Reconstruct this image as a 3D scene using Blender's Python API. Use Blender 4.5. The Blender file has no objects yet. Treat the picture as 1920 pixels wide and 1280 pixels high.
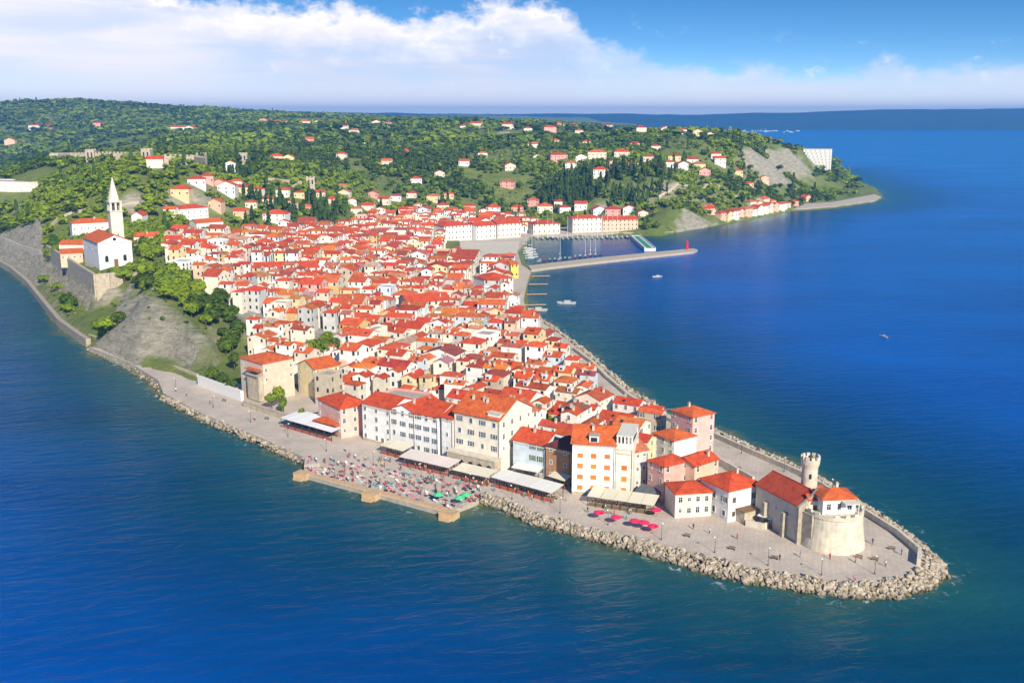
import bpy, math, random
import numpy as np
from mathutils import Vector, Matrix

# ------------------------------------------------------------------ camera, sky, sun, exposure
scene = bpy.context.scene
COL = scene.collection
R = math.radians
CAM_H, PITCH, FOC = 105.0, R(12.45), 1920.0

cam_data = bpy.data.cameras.new('camera')
cam_data.sensor_width = 36.0
cam_data.lens = 36.0
cam_data.clip_start = 1.0
cam_data.clip_end = 60000.0
cam = bpy.data.objects.new('camera', cam_data)
COL.objects.link(cam)
cam.location = (0, 0, CAM_H)
cam.rotation_euler = (R(90) - PITCH, 0, 0)
scene.camera = cam

SUN_EL, SUN_AZ = R(31), R(157)          # azimuth clockwise from +Y (the view direction)
SUN_DIR = Vector((math.sin(SUN_AZ) * math.cos(SUN_EL), math.cos(SUN_AZ) * math.cos(SUN_EL), math.sin(SUN_EL)))

world = bpy.data.worlds.new('World')
scene.world = world
world.use_nodes = True


def nodes_of(nt):
    nt.nodes.clear()

    def N(kind, **kw):
        n = nt.nodes.new(kind)
        for k, v in kw.items():
            if k.startswith('i_'):
                n.inputs[k[2:].replace('_', ' ')].default_value = v
            else:
                setattr(n, k, v)
        return n

    def L(a, b):
        nt.links.new(a, b)
    return N, L


def build_world():
    nt = world.node_tree
    N, L = nodes_of(nt)
    out = N('ShaderNodeOutputWorld')
    bg = N('ShaderNodeBackground')
    bg.inputs['Strength'].default_value = 0.1
    L(bg.outputs[0], out.inputs[0])
    tc = N('ShaderNodeTexCoord')
    # the blue deepens fast above the horizon, as in the clear air of the photograph
    lift = N('ShaderNodeVectorMath', operation='MULTIPLY')
    lift.inputs[1].default_value = (1, 1, 3.6)
    L(tc.outputs['Generated'], lift.inputs[0])
    lift2 = N('ShaderNodeVectorMath', operation='NORMALIZE')
    L(lift.outputs[0], lift2.inputs[0])
    sky = N('ShaderNodeTexSky', sky_type='NISHITA')
    sky.sun_disc = False
    sky.sun_elevation = SUN_EL
    sky.sun_rotation = SUN_AZ
    sky.altitude = 100
    sky.air_density = 1.0
    sky.dust_density = 0.3
    sky.ozone_density = 2.5
    L(lift2.outputs[0], sky.inputs[0])
    hs = N('ShaderNodeHueSaturation')
    hs.inputs['Saturation'].default_value = 1.32
    hs.inputs['Value'].default_value = 1.22
    L(sky.outputs[0], hs.inputs['Color'])

    sep = N('ShaderNodeSeparateXYZ')
    L(tc.outputs['Generated'], sep.inputs[0])
    az = N('ShaderNodeMath', operation='ARCTAN2')          # 0 straight ahead, + to the east
    L(sep.outputs[0], az.inputs[0])
    L(sep.outputs[1], az.inputs[1])
    el = N('ShaderNodeMath', operation='ARCSINE')
    L(sep.outputs[2], el.inputs[0])

    def math1(op, a, b=None, c=None, clamp=False):
        m = N('ShaderNodeMath', operation=op)
        m.use_clamp = clamp
        for i, v in enumerate((a, b, c)):
            if v is None:
                continue
            if isinstance(v, (int, float)):
                m.inputs[i].default_value = v
            else:
                L(v, m.inputs[i])
        return m.outputs[0]

    comb = N('ShaderNodeCombineXYZ')
    L(az.outputs[0], comb.inputs[0])
    L(math1('MULTIPLY', el.outputs[0], 1.5), comb.inputs[1])

    def noise(scale, detail, rough, off=(0, 0, 0), vec=None, sc=(1, 1, 1), dist=0.0):
        mp = N('ShaderNodeMapping')
        mp.inputs['Location'].default_value = off
        mp.inputs['Scale'].default_value = sc
        L(vec or comb.outputs[0], mp.inputs[0])
        n = N('ShaderNodeTexNoise')
        n.inputs['Scale'].default_value = scale
        n.inputs['Detail'].default_value = detail
        n.inputs['Roughness'].default_value = rough
        n.inputs['Distortion'].default_value = dist
        L(mp.outputs[0], n.inputs['Vector'])
        return n.outputs['Fac']

    # height of the cloud bank's top over azimuth (radians of elevation, curve 0..1 = 0..0.2)
    fc = N('ShaderNodeFloatCurve')
    cv = fc.mapping.curves[0]
    pts = [(-960, .150), (-700, .125), (-620, .112), (-560, .106), (-480, .108), (-400, .103), (-330, .105), (-220, .097),
           (-140, .092), (-75, .108), (0, .109), (75, .106), (110, .090), (150, .076), (190, .066), (260, .058), (340, .050), (500, .047), (700, .050), (960, .050)]
    az2x = lambda p: (math.atan(p / 1920.0) + math.pi) / (2 * math.pi)
    cv.points[0].location = (0, .5)
    cv.points[1].location = (1, .3)
    for p, h in pts:
        cv.points.new(az2x(p), h / 0.2)
    fc.mapping.update()
    L(math1('DIVIDE', math1('ADD', az.outputs[0], math.pi), 2 * math.pi), fc.inputs['Value'])
    top = math1('MULTIPLY', fc.outputs[0], 0.2)
    n1 = noise(26, 7, 0.60, (3.1, 1.7, 0))
    n1b = noise(70, 5, 0.6, (1.1, 4.7, 0))
    nsum = math1('ADD', math1('MULTIPLY', math1('SUBTRACT', n1, 0.5), 0.062), math1('MULTIPLY', math1('SUBTRACT', n1b, 0.5), 0.020))
    d = math1('SUBTRACT', math1('ADD', top, nsum), el.outputs[0])         # >0 inside the bank
    bank = N('ShaderNodeMapRange', interpolation_type='SMOOTHSTEP')
    bank.inputs['From Min'].default_value = 0.0
    bank.inputs['From Max'].default_value = 0.020
    L(d, bank.inputs['Value'])
    # how solid the bank is: dense puffs under the rim, thin lavender veil lower down and to the east
    rim = N('ShaderNodeMapRange', interpolation_type='SMOOTHSTEP')
    rim.inputs['From Min'].default_value = 0.008
    rim.inputs['From Max'].default_value = 0.055
    rim.inputs['To Min'].default_value = 1.0
    rim.inputs['To Max'].default_value = 0.0
    L(math1('ADD', d, math1('MULTIPLY', math1('SUBTRACT', noise(18, 6, 0.6, (9, 2, 0)), 0.5), 0.075)), rim.inputs['Value'])
    east = N('ShaderNodeMapRange', interpolation_type='SMOOTHSTEP')
    east.inputs['From Min'].default_value = 0.02
    east.inputs['From Max'].default_value = 0.14
    east.inputs['To Min'].default_value = 1.0
    east.inputs['To Max'].default_value = 0.0
    L(az.outputs[0], east.inputs['Value'])
    west = N('ShaderNodeMapRange', interpolation_type='SMOOTHSTEP')
    west.inputs['From Min'].default_value = -0.34
    west.inputs['From Max'].default_value = -0.16
    west.inputs['To Min'].default_value = 1.0
    west.inputs['To Max'].default_value = 0.0
    L(az.outputs[0], west.inputs['Value'])
    solid = math1('MULTIPLY', math1('MAXIMUM', rim.outputs[0], math1('MULTIPLY', west.outputs[0], 0.5)), math1('ADD', math1('MULTIPLY', east.outputs[0], 0.8), 0.2), clamp=True)
    streak = noise(7, 4, 0.5, (2, 7, 0), sc=(1, 4.5, 1), dist=0.5)
    st = N('ShaderNodeMapRange', interpolation_type='SMOOTHSTEP')
    st.inputs['From Min'].default_value = 0.32
    st.inputs['From Max'].default_value = 0.72
    L(streak, st.inputs['Value'])
    veil_col = N('ShaderNodeMix', data_type='RGBA')
    veil_col.inputs['A'].default_value = (5.8, 6.2, 7.5, 1)
    veil_col.inputs['B'].default_value = (7.0, 6.9, 7.6, 1)
    L(st.outputs[0], veil_col.inputs['Factor'])
    cloud_col = N('ShaderNodeMix', data_type='RGBA')
    cloud_col.inputs['B'].default_value = (9.3, 8.7, 8.7, 1)
    L(veil_col.outputs['Result'], cloud_col.inputs['A'])
    L(solid, cloud_col.inputs['Factor'])
    # veil opacity
    op = math1('MULTIPLY', bank.outputs[0], math1('ADD', math1('MULTIPLY', east.outputs[0], 0.22), math1('ADD', math1('MULTIPLY', st.outputs[0], 0.25), 0.50)), clamp=True)
    opm = math1('MAXIMUM', op, math1('MULTIPLY', bank.outputs[0], solid))
    mix = N('ShaderNodeMix', data_type='RGBA')
    L(opm, mix.inputs['Factor'])
    L(hs.outputs[0], mix.inputs['A'])
    L(cloud_col.outputs['Result'], mix.inputs['B'])
    # small loose puffs above the eastern end of the bank and elsewhere
    pf = noise(30, 6, 0.6, (5.3, 8.1, 0))
    pm = N('ShaderNodeMapRange', interpolation_type='SMOOTHSTEP')
    pm.inputs['From Min'].default_value = 0.58
    pm.inputs['From Max'].default_value = 0.78
    L(pf, pm.inputs['Value'])
    band = N('ShaderNodeMapRange', interpolation_type='SMOOTHSTEP')      # loose puffs keep to the air just over the bank
    band.inputs['From Min'].default_value = -0.032
    band.inputs['From Max'].default_value = -0.01
    L(math1('SUBTRACT', top, el.outputs[0]), band.inputs['Value'])
    mix2 = N('ShaderNodeMix', data_type='RGBA')
    L(math1('MULTIPLY', math1('MULTIPLY', pm.outputs[0], band.outputs[0]), 0.8), mix2.inputs['Factor'])
    L(mix.outputs['Result'], mix2.inputs['A'])
    mix2.inputs['B'].default_value = (8.6, 8.3, 8.7, 1)
    # bright haze low over the horizon, all round
    glow = N('ShaderNodeMapRange', interpolation_type='SMOOTHSTEP')
    glow.inputs['From Min'].default_value = 0.0
    glow.inputs['From Max'].default_value = 0.045
    glow.inputs['To Min'].default_value = 0.85
    glow.inputs['To Max'].default_value = 0.0
    L(el.outputs[0], glow.inputs['Value'])
    mix3 = N('ShaderNodeMix', data_type='RGBA')
    L(glow.outputs[0], mix3.inputs['Factor'])
    L(mix2.outputs['Result'], mix3.inputs['A'])
    mix3.inputs['B'].default_value = (8.6, 8.6, 9.2, 1)
    L(mix3.outputs['Result'], bg.inputs['Color'])


build_world()

sun_data = bpy.data.lights.new('sun', 'SUN')
sun_data.energy = 5.0
sun_data.angle = R(0.5)
sun_data.color = (1.0, 0.91, 0.75)
sun = bpy.data.objects.new('sun', sun_data)
COL.objects.link(sun)
sun.location = (300, -300, 400)
sun.rotation_euler = SUN_DIR.to_track_quat('Z', 'Y').to_euler()

vs = scene.view_settings
vs.view_transform = 'Standard'
vs.look = 'None'
vs.exposure = 0.42
vs.gamma = 1.0
vs.use_curve_mapping = False
scene.cycles.use_denoising = True
scene.cycles.max_bounces = 4
scene.cycles.diffuse_bounces = 2
scene.cycles.glossy_bounces = 2
scene.cycles.transmission_bounces = 2
scene.cycles.transparent_max_bounces = 4
scene.cycles.volume_bounces = 0

rng = random.Random(11)
NPR = np.random.default_rng(11)


# ------------------------------------------------------------------ helpers
def ray(px, py):
    u = (px - 960.0) / FOC
    v = (640.0 - py) / FOC
    return u, math.cos(PITCH) + v * math.sin(PITCH), -math.sin(PITCH) + v * math.cos(PITCH)


def at(px, py, z=0.0):
    """where the sight line through a spot of the photograph meets the level z"""
    x, y, dz = ray(px, py)
    t = (z - CAM_H) / dz
    return Vector((x * t, y * t, z))


def at_y(px, py, Y):
    x, y, dz = ray(px, py)
    t = Y / y
    return Vector((x * t, Y, CAM_H + dz * t))


def tag(o, label=None, cat=None, group=None, kind=None):
    if label:
        o['label'] = label
    if cat:
        o['category'] = cat
    if group:
        o['group'] = group
    if kind:
        o['kind'] = kind
    return o


def empty(name, loc, rz=0.0):
    o = bpy.data.objects.new(name, None)
    COL.objects.link(o)
    o.location = loc
    o.rotation_euler = (0, 0, rz)
    o.empty_display_size = 0.5
    return o


def link(name, me, parent=None, color=None, loc=None, rz=None):
    o = bpy.data.objects.new(name, me)
    COL.objects.link(o)
    if parent is not None:
        o.parent = parent
    if color is not None:
        o.color = (color[0], color[1], color[2], 1)
    if loc is not None:
        o.location = loc
    if rz is not None:
        o.rotation_euler = (0, 0, rz)
    return o


def np_mesh(name, V, F, mats, mi=None, smooth=False, attrs=None):
    """V (n,3); F (m,k) array of equal-size faces"""
    me = bpy.data.meshes.new(name)
    V = np.asarray(V, dtype=np.float32)
    F = np.asarray(F, dtype=np.int32)
    k = F.shape[1]
    me.vertices.add(len(V))
    me.vertices.foreach_set('co', V.ravel())
    me.loops.add(F.size)
    me.loops.foreach_set('vertex_index', F.ravel())
    me.polygons.add(len(F))
    me.polygons.foreach_set('loop_start', np.arange(0, F.size, k, dtype=np.int32))
    if mi is not None:
        me.polygons.foreach_set('material_index', np.asarray(mi, dtype=np.int32))
    if smooth:
        me.polygons.foreach_set('use_smooth', np.ones(len(F), dtype=bool))
    for m in mats:
        me.materials.append(m)
    for an, (typ, data) in (attrs or {}).items():
        a = me.attributes.new(an, typ, 'POINT')
        a.data.foreach_set('color' if 'COLOR' in typ else 'value', np.asarray(data, dtype=np.float32).ravel())
    me.update()
    me.validate()
    return me


class MB:
    def __init__(s):
        s.v, s.f, s.m = [], [], []

    def face(s, pts, m=0):
        b = len(s.v)
        s.v += [tuple(p) for p in pts]
        s.f.append(list(range(b, b + len(pts))))
        s.m.append(m)

    def box(s, c, size, m=0, rz=0.0, top=True, bottom=True):
        hx, hy, hz = size[0] / 2, size[1] / 2, size[2] / 2
        ca, sa = math.cos(rz), math.sin(rz)
        b = len(s.v)
        for dz in (-hz, hz):
            for dx, dy in ((-hx, -hy), (hx, -hy), (hx, hy), (-hx, hy)):
                s.v.append((c[0] + dx * ca - dy * sa, c[1] + dx * sa + dy * ca, c[2] + dz))
        fs = [(0, 1, 5, 4), (1, 2, 6, 5), (2, 3, 7, 6), (3, 0, 4, 7)]
        if top:
            fs.append((4, 5, 6, 7))
        if bottom:
            fs.append((3, 2, 1, 0))
        for f in fs:
            s.f.append([b + i for i in f])
            s.m.append(m)

    def prism(s, poly, z0, z1, m=0, mt=None, bottom=False):
        n = len(poly)
        b = len(s.v)
        for z in (z0, z1):
            for p in poly:
                s.v.append((p[0], p[1], z))
        for i in range(n):
            j = (i + 1) % n
            s.f.append([b + i, b + j, b + n + j, b + n + i])
            s.m.append(m)
        s.f.append([b + n + i for i in range(n)])
        s.m.append(m if mt is None else mt)
        if bottom:
            s.f.append([b + n - 1 - i for i in range(n)])
            s.m.append(m)

    def ring(s, c, prof, n=20, m=0, cap=True, a0=0.0, a1=2 * math.pi):
        """lathe: prof = [(r, z), ...] round the point c"""
        full = abs(a1 - a0 - 2 * math.pi) < 1e-6
        k = n if full else n + 1
        b = len(s.v)
        for r, z in prof:
            for i in range(k):
                a = a0 + (a1 - a0) * i / n
                s.v.append((c[0] + r * math.cos(a), c[1] + r * math.sin(a), c[2] + z))
        for q in range(len(prof) - 1):
            for i in range(n):
                j = (i + 1) % k
                s.f.append([b + q * k + i, b + q * k + j, b + (q + 1) * k + j, b + (q + 1) * k + i])
                s.m.append(m)
        if cap:
            s.f.append([b + (len(prof) - 1) * k + i for i in range(k)])
            s.m.append(m)

    def tube(s, p, q, r0, r1=None, n=6, m=0):
        p, q = Vector(p), Vector(q)
        r1 = r0 if r1 is None else r1
        d = (q - p).normalized()
        a = d.cross(Vector((0, 0, 1)) if abs(d.z) < 0.9 else Vector((1, 0, 0))).normalized()
        c = d.cross(a)
        b = len(s.v)
        for o, r in ((p, r0), (q, r1)):
            for i in range(n):
                t = 2 * math.pi * i / n
                s.v.append(tuple(o + a * (r * math.cos(t)) + c * (r * math.sin(t))))
        for i in range(n):
            j = (i + 1) % n
            s.f.append([b + i, b + j, b + n + j, b + n + i])
            s.m.append(m)
        s.f.append([b + n + i for i in range(n)])
        s.m.append(m)

    def mesh(s, name, mats, smooth=False):
        me = bpy.data.meshes.new(name)
        me.from_pydata(s.v, [], s.f)
        for m in mats:
            me.materials.append(m)
        if len(mats) > 1:
            me.polygons.foreach_set('material_index', s.m)
        if smooth:
            me.polygons.foreach_set('use_smooth', [True] * len(s.f))
        me.update()
        return me

    def build(s, name, mats, parent=None, color=None, smooth=False, loc=None, rz=None):
        mats = mats if isinstance(mats, (list, tuple)) else [mats]
        return link(name, s.mesh(name, mats, smooth), parent, color, loc, rz)


# ------------------------------------------------------------------ materials
M = {}


def material(name):
    m = bpy.data.materials.new(name)
    m.use_nodes = True
    N, L = nodes_of(m.node_tree)
    out = N('ShaderNodeOutputMaterial')
    p = N('ShaderNodeBsdfPrincipled')
    L(p.outputs[0], out.inputs[0])
    M[name] = m
    return m, N, L, p, out


def noise_fac(N, L, scale, detail=4, rough=0.55, vec=None, sc=None, dist=0.0):
    n = N('ShaderNodeTexNoise')
    n.inputs['Scale'].default_value = scale
    n.inputs['Detail'].default_value = detail
    n.inputs['Roughness'].default_value = rough
    n.inputs['Distortion'].default_value = dist
    if vec is None:
        g = N('ShaderNodeNewGeometry')
        vec = g.outputs['Position']
    if sc is not None:
        mp = N('ShaderNodeMapping')
        mp.inputs['Scale'].default_value = sc
        L(vec, mp.inputs[0])
        vec = mp.outputs[0]
    L(vec, n.inputs['Vector'])
    return n.outputs['Fac']


def ramp(N, L, fac, stops):
    r = N('ShaderNodeValToRGB')
    e = r.color_ramp.elements
    e[0].position, e[0].color = stops[0][0], (*stops[0][1], 1)
    e[1].position, e[1].color = stops[-1][0], (*stops[-1][1], 1)
    for p, c in stops[1:-1]:
        x = e.new(p)
        x.color = (*c, 1)
    L(fac, r.inputs[0])
    return r.outputs[0]


def mixc(N, L, fac, a, b, blend='MIX'):
    m = N('ShaderNodeMix', data_type='RGBA', blend_type=blend)
    for sock, v in ((m.inputs['Factor'], fac), (m.inputs['A'], a), (m.inputs['B'], b)):
        if isinstance(v, (int, float)):
            sock.default_value = v
        elif isinstance(v, tuple):
            sock.default_value = (*v, 1)
        else:
            L(v, sock)
    return m.outputs['Result']


def bump(N, L, p, height, strength=0.4, dist=0.1):
    b = N('ShaderNodeBump')
    b.inputs['Strength'].default_value = strength
    b.inputs['Distance'].default_value = dist
    L(height, b.inputs['Height'])
    L(b.outputs[0], p.inputs['Normal'])


def plain(name, col, rough=0.8, var=0.25, scale=1.5, obj_color=False, attr=None, metallic=0.0, bmp=0.0):
    """coloured surface with uneven tone; obj_color takes the hue from the object"""
    m, N, L, p, out = material(name)
    if obj_color:
        src = N('ShaderNodeObjectInfo').outputs['Color']
    elif attr:
        a = N('ShaderNodeAttribute')
        a.attribute_name = attr
        src = a.outputs['Color']
    else:
        src = col
    f = noise_fac(N, L, scale, 5, 0.6)
    k = ramp(N, L, f, [(0.25, (1 - var,) * 3), (0.75, (1 + var * 0.35,) * 3)])
    L(mixc(N, L, 1.0, src, k, 'MULTIPLY'), p.inputs['Base Color'])
    p.inputs['Roughness'].default_value = rough
    p.inputs['Metallic'].default_value = metallic
    if bmp:
        bump(N, L, p, f, bmp, 0.2)
    return m


def roof_material(name, attr=None):
    m, N, L, p, out = material(name)
    if attr:
        a = N('ShaderNodeAttribute')
        a.attribute_name = attr
        src = a.outputs['Color']
    else:
        src = N('ShaderNodeObjectInfo').outputs['Color']
    f = noise_fac(N, L, 0.55, 6, 0.7)
    k = ramp(N, L, f, [(0.28, (0.50, 0.46, 0.48)), (0.5, (1, 1, 1)), (0.75, (1.15, 1.5, 1.8))])
    c = mixc(N, L, 1.0, src, k, 'MULTIPLY')
    f2 = noise_fac(N, L, 2.6, 4, 0.85)
    k2 = ramp(N, L, f2, [(0.32, (0.55, 0.55, 0.58)), (0.55, (1.0, 1.0, 1.0)), (0.75, (1.15, 1.25, 1.3))])
    L(mixc(N, L, 1.0, c, k2, 'MULTIPLY'), p.inputs['Base Color'])
    p.inputs['Roughness'].default_value = 0.85
    bump(N, L, p, f2, 0.5, 0.25)
    return m


plain('wall', None, 0.9, 0.24, 0.5, obj_color=True)
plain('wall_far', None, 0.9, 0.14, 0.3, attr='tint')
roof_material('roof')
roof_material('roof_far', attr='tint')
plain('painted', None, 0.6, 0.1, 2.0, obj_color=True)
plain('stone', (0.44, 0.38, 0.29), 0.95, 0.42, 0.8, bmp=0.5)
plain('pale_stone', (0.54, 0.46, 0.34), 0.95, 0.42, 0.7, bmp=0.5)
plain('white_stone', (0.68, 0.61, 0.48), 0.95, 0.34, 0.6, bmp=0.4)
m, N, L, p, out = material('paving')
g_ = N('ShaderNodeNewGeometry')
mp_ = N('ShaderNodeMapping')
mp_.inputs['Rotation'].default_value = (0, 0, R(-30))
L(g_.outputs['Position'], mp_.inputs[0])
br = N('ShaderNodeTexBrick')
br.inputs['Scale'].default_value = 0.28
br.inputs['Mortar Size'].default_value = 0.03
br.inputs['Color1'].default_value = (0.60, 0.51, 0.42, 1)
br.inputs['Color2'].default_value = (0.56, 0.48, 0.40, 1)
br.inputs['Mortar'].default_value = (0.47, 0.41, 0.35, 1)
L(mp_.outputs[0], br.inputs['Vector'])
st_ = ramp(N, L, noise_fac(N, L, 0.12, 7, 0.7), [(0.3, (0.78, 0.77, 0.76)), (0.6, (1.05, 1.04, 1.03))])
c = mixc(N, L, 1.0, br.outputs['Color'], st_, 'MULTIPLY')
sp_ = ramp(N, L, noise_fac(N, L, 1.7, 4, 0.7), [(0.30, (0.80, 0.79, 0.78)), (0.5, (1, 1, 1))])
L(mixc(N, L, 1.0, c, sp_, 'MULTIPLY'), p.inputs['Base Color'])
p.inputs['Roughness'].default_value = 0.9
plain('concrete', (0.46, 0.40, 0.33), 0.9, 0.3, 0.6)
plain('wood', (0.20, 0.12, 0.06), 0.8, 0.3, 3.0)
plain('dark_metal', (0.05, 0.05, 0.055), 0.5, 0.2, 3.0)
plain('white_paint', (0.78, 0.77, 0.73), 0.6, 0.1, 1.0)
plain('awning', (0.72, 0.68, 0.58), 0.85, 0.18, 0.9)
plain('bark', (0.10, 0.075, 0.05), 0.95, 0.3, 2.0)
plain('cloth', None, 0.9, 0.15, 4.0, obj_color=True)
plain('skin', None, 0.6, 0.1, 4.0, obj_color=True)
m, N, L, p, out = material('glass')
p.inputs['Base Color'].default_value = (0.025, 0.035, 0.05, 1)
p.inputs['Roughness'].default_value = 0.12


def leaf_material(name, lo, hi, attr=None, obj=False):
    m, N, L, p, out = material(name)
    f = noise_fac(N, L, 0.28, 5, 0.7)
    c = ramp(N, L, f, [(0.28, lo), (0.72, hi)])
    if attr:
        a = N('ShaderNodeAttribute')
        a.attribute_name = attr
        c = mixc(N, L, 1.0, c, a.outputs['Color'], 'MULTIPLY')
    if obj:
        c = mixc(N, L, 1.0, c, N('ShaderNodeObjectInfo').outputs['Color'], 'MULTIPLY')
    L(c, p.inputs['Base Color'])
    p.inputs['Roughness'].default_value = 0.75
    p.inputs['Specular IOR Level'].default_value = 0.15
    tr = N('ShaderNodeBsdfTranslucent')
    L(c, tr.inputs['Color'])
    mx = N('ShaderNodeMixShader')
    mx.inputs[0].default_value = 0.3
    L(p.outputs[0], mx.inputs[1])
    L(tr.outputs[0], mx.inputs[2])
    L(mx.outputs[0], out.inputs[0])


leaf_material('leaf', (0.10, 0.155, 0.016), (0.29, 0.34, 0.035), obj=True)
leaf_material('leaf_far', (0.10, 0.155, 0.016), (0.31, 0.35, 0.036), attr='tint')

# boulders of the breakwater: pale limestone, brown and wet near the water line
m, N, L, p, out = material('boulder')
oi = N('ShaderNodeObjectInfo')
f = noise_fac(N, L, 0.75, 5, 0.75)
c = ramp(N, L, f, [(0.30, (0.14, 0.10, 0.06)), (0.47, (0.36, 0.295, 0.21)), (0.62, (0.51, 0.45, 0.37)), (0.8, (0.64, 0.59, 0.52))])
g = N('ShaderNodeNewGeometry')
sx = N('ShaderNodeSeparateXYZ')
L(g.outputs['Position'], sx.inputs[0])
wet = N('ShaderNodeMapRange')
wet.inputs['From Min'].default_value = 0.1
wet.inputs['From Max'].default_value = 1.0
wet.inputs['To Min'].default_value = 0.92
wet.inputs['To Max'].default_value = 0.0
L(sx.outputs[2], wet.inputs['Value'])
c = mixc(N, L, wet.outputs[0], c, (0.085, 0.065, 0.028))
L(c, p.inputs['Base Color'])
p.inputs['Roughness'].default_value = 0.9
bump(N, L, p, noise_fac(N, L, 2.0, 4, 0.7), 0.5, 0.2)

# ------------------------------------------------------------------ coast line and terrain
def P2(lst, z=0.0):
    return [tuple(at(x, y, z)[:2]) for x, y in lst]


COAST_N = [(-150, 448), (-40, 478), (0, 497), (40, 520), (75, 562), (100, 602), (158, 646), (172, 660), (235, 688), (288, 722), (296, 746),
           (380, 788), (450, 816), (520, 846), (566, 868), (570, 872)]
PIER = [(570, 872), (562, 893), (690, 926), (838, 966), (900, 944)]
COAST_TIP = [(940, 955), (1000, 985), (1100, 1010), (1180, 1032), (1260, 1056), (1340, 1080), (1430, 1100), (1520, 1112), (1600, 1122),
             (1680, 1122), (1740, 1106), (1776, 1082), (1768, 1050), (1700, 1000), (1600, 935), (1500, 877), (1400, 833), (1315, 797)]
COAST_S = [(1245, 768), (1190, 736), (1150, 703), (1120, 674), (1085, 647), (1040, 614), (1005, 591), (992, 580), (988, 560), (994, 530), (1003, 506)]
HARBOUR = [(985, 492), (978, 470), (1000, 446), (1090, 443), (1180, 441), (1232, 443)]
COAST_E = [(1260, 438), (1320, 427), (1400, 413), (1475, 397), (1560, 391), (1640, 380), (1658, 370), (1645, 354), (1605, 337), (1572, 318)]
coast = P2(COAST_N + PIER[1:] + COAST_TIP + COAST_S + HARBOUR + COAST_E)
coast += [(610, 2020), (500, 2300), (420, 2900), (560, 4300), (500, 5200), (600, 6500), (600, 11000), (-9000, 11000), (-9000, 1800), (-1600, 1500), (-900, 1150)]
coast = np.array(coast)


def seg_dist(X, Y, poly):
    """distance to a closed polygon's edge and inside test, vectorised"""
    d = np.full(X.shape, 1e9)
    ins = np.zeros(X.shape, bool)
    n = len(poly)
    for i in range(n):
        x0, y0 = poly[i]
        x1, y1 = poly[(i + 1) % n]
        dx, dy = x1 - x0, y1 - y0
        t = np.clip(((X - x0) * dx + (Y - y0) * dy) / (dx * dx + dy * dy + 1e-9), 0, 1)
        d = np.minimum(d, np.hypot(X - x0 - t * dx, Y - y0 - t * dy))
        c = ((y0 > Y) != (y1 > Y)) & (X < (x1 - x0) * (Y - y0) / (y1 - y0 + 1e-12) + x0)
        ins ^= c
    return d, ins


CTRL = []
for x, y, z in [  # spots of the ground by picture position and height above the sea
    # promenade and low town
    (300, 735, 1), (420, 790, 1), (560, 850, 1), (700, 860, 1), (900, 905, 1), (1100, 960, 1), (1300, 1010, 1), (1500, 1060, 1), (1650, 1060, 1),
    (1600, 980, 1), (1450, 900, 1), (1300, 840, 1), (1200, 790, 1), (1100, 700, 1), (1020, 640, 1), (990, 590, 1), (980, 520, 1), (960, 480, 1),
    (900, 700, 1.5), (800, 760, 1.5), (650, 740, 2), (800, 640, 3), (900, 600, 2), (700, 620, 5), (600, 660, 5), (560, 600, 8), (480, 640, 6), (430, 690, 3),
    (700, 540, 7), (600, 520, 10), (500, 540, 12), (420, 520, 17), (360, 500, 21), (850, 540, 2), (800, 480, 3), (700, 470, 8), (600, 450, 13), (900, 470, 1.5),
    (880, 440, 1.5), (1000, 430, 2), (1100, 425, 2), (1180, 425, 3), (780, 430, 6),
    # church hill
    (212, 500, 25), (180, 500, 25), (255, 490, 24), (130, 470, 25), (110, 480, 24), (182, 514, 25), (205, 508, 25), (300, 470, 24), (300, 440, 26), (200, 440, 28), (110, 440, 27),
    (158, 618, 4), (205, 634, 3), (300, 678, 3), (340, 690, 3), (380, 702, 3), (190, 590, 8), (222, 552, 15), (236, 530, 20), (250, 512, 26), (275, 535, 26), (300, 556, 25), (322, 572, 23), (345, 592, 20), (368, 615, 16.5), (388, 640, 11), (404, 664, 6), (340, 548, 19), (380, 590, 14), (420, 640, 9), (265, 500, 25),
    (100, 590, 3), (75, 540, 5), (60, 500, 11), (20, 470, 12), (60, 465, 20),
    (0, 440, 14), (30, 400, 28), (70, 400, 38), (150, 400, 38), (250, 400, 36), (150, 350, 52), (250, 350, 54), (60, 330, 52), (90, 302, 62), (180, 298, 66), (280, 300, 68), (360, 306, 66),
    (330, 400, 32), (350, 350, 50), (430, 420, 22), (450, 380, 32), (450, 340, 45), (455, 303, 61), (560, 420, 18), (560, 390, 27), (580, 350, 42), (560, 310, 58),
    # wooded slopes behind the town
    (700, 415, 11), (700, 390, 17), (700, 340, 36), (700, 290, 58), (850, 400, 10), (850, 350, 31), (850, 300, 54), (1000, 400, 6), (1000, 350, 28), (1000, 300, 52), (1000, 260, 70),
    (1130, 405, 8), (1130, 370, 25), (1130, 320, 46), (1130, 270, 68), (1215, 415, 6), (1215, 395, 12), (1250, 370, 28), (1250, 330, 44), (1250, 300, 56), (1280, 405, 9), (1300, 385, 22), (1330, 400, 8),
    (1250, 258, 76), (1350, 385, 12), (1350, 340, 34), (1350, 300, 53), (1350, 266, 72), (1450, 388, 6), (1450, 372, 11), (1450, 345, 23), (1450, 310, 43), (1450, 274, 65), (1400, 272, 69), (1480, 276, 62),
    (1500, 380, 3), (1500, 358, 7), (1480, 348, 10), (1500, 340, 12), (1470, 335, 24), (1500, 302, 42), (1515, 293, 47), (1500, 288, 52), (1505, 276, 59), (1530, 345, 5), (1535, 320, 20), (1560, 365, 3), (1600, 360, 2), (1620, 368, 2), (1560, 332, 6), (1570, 345, 4),
]:
    p = at(x, y, z)
    CTRL.append((p.x, p.y, z))
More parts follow.
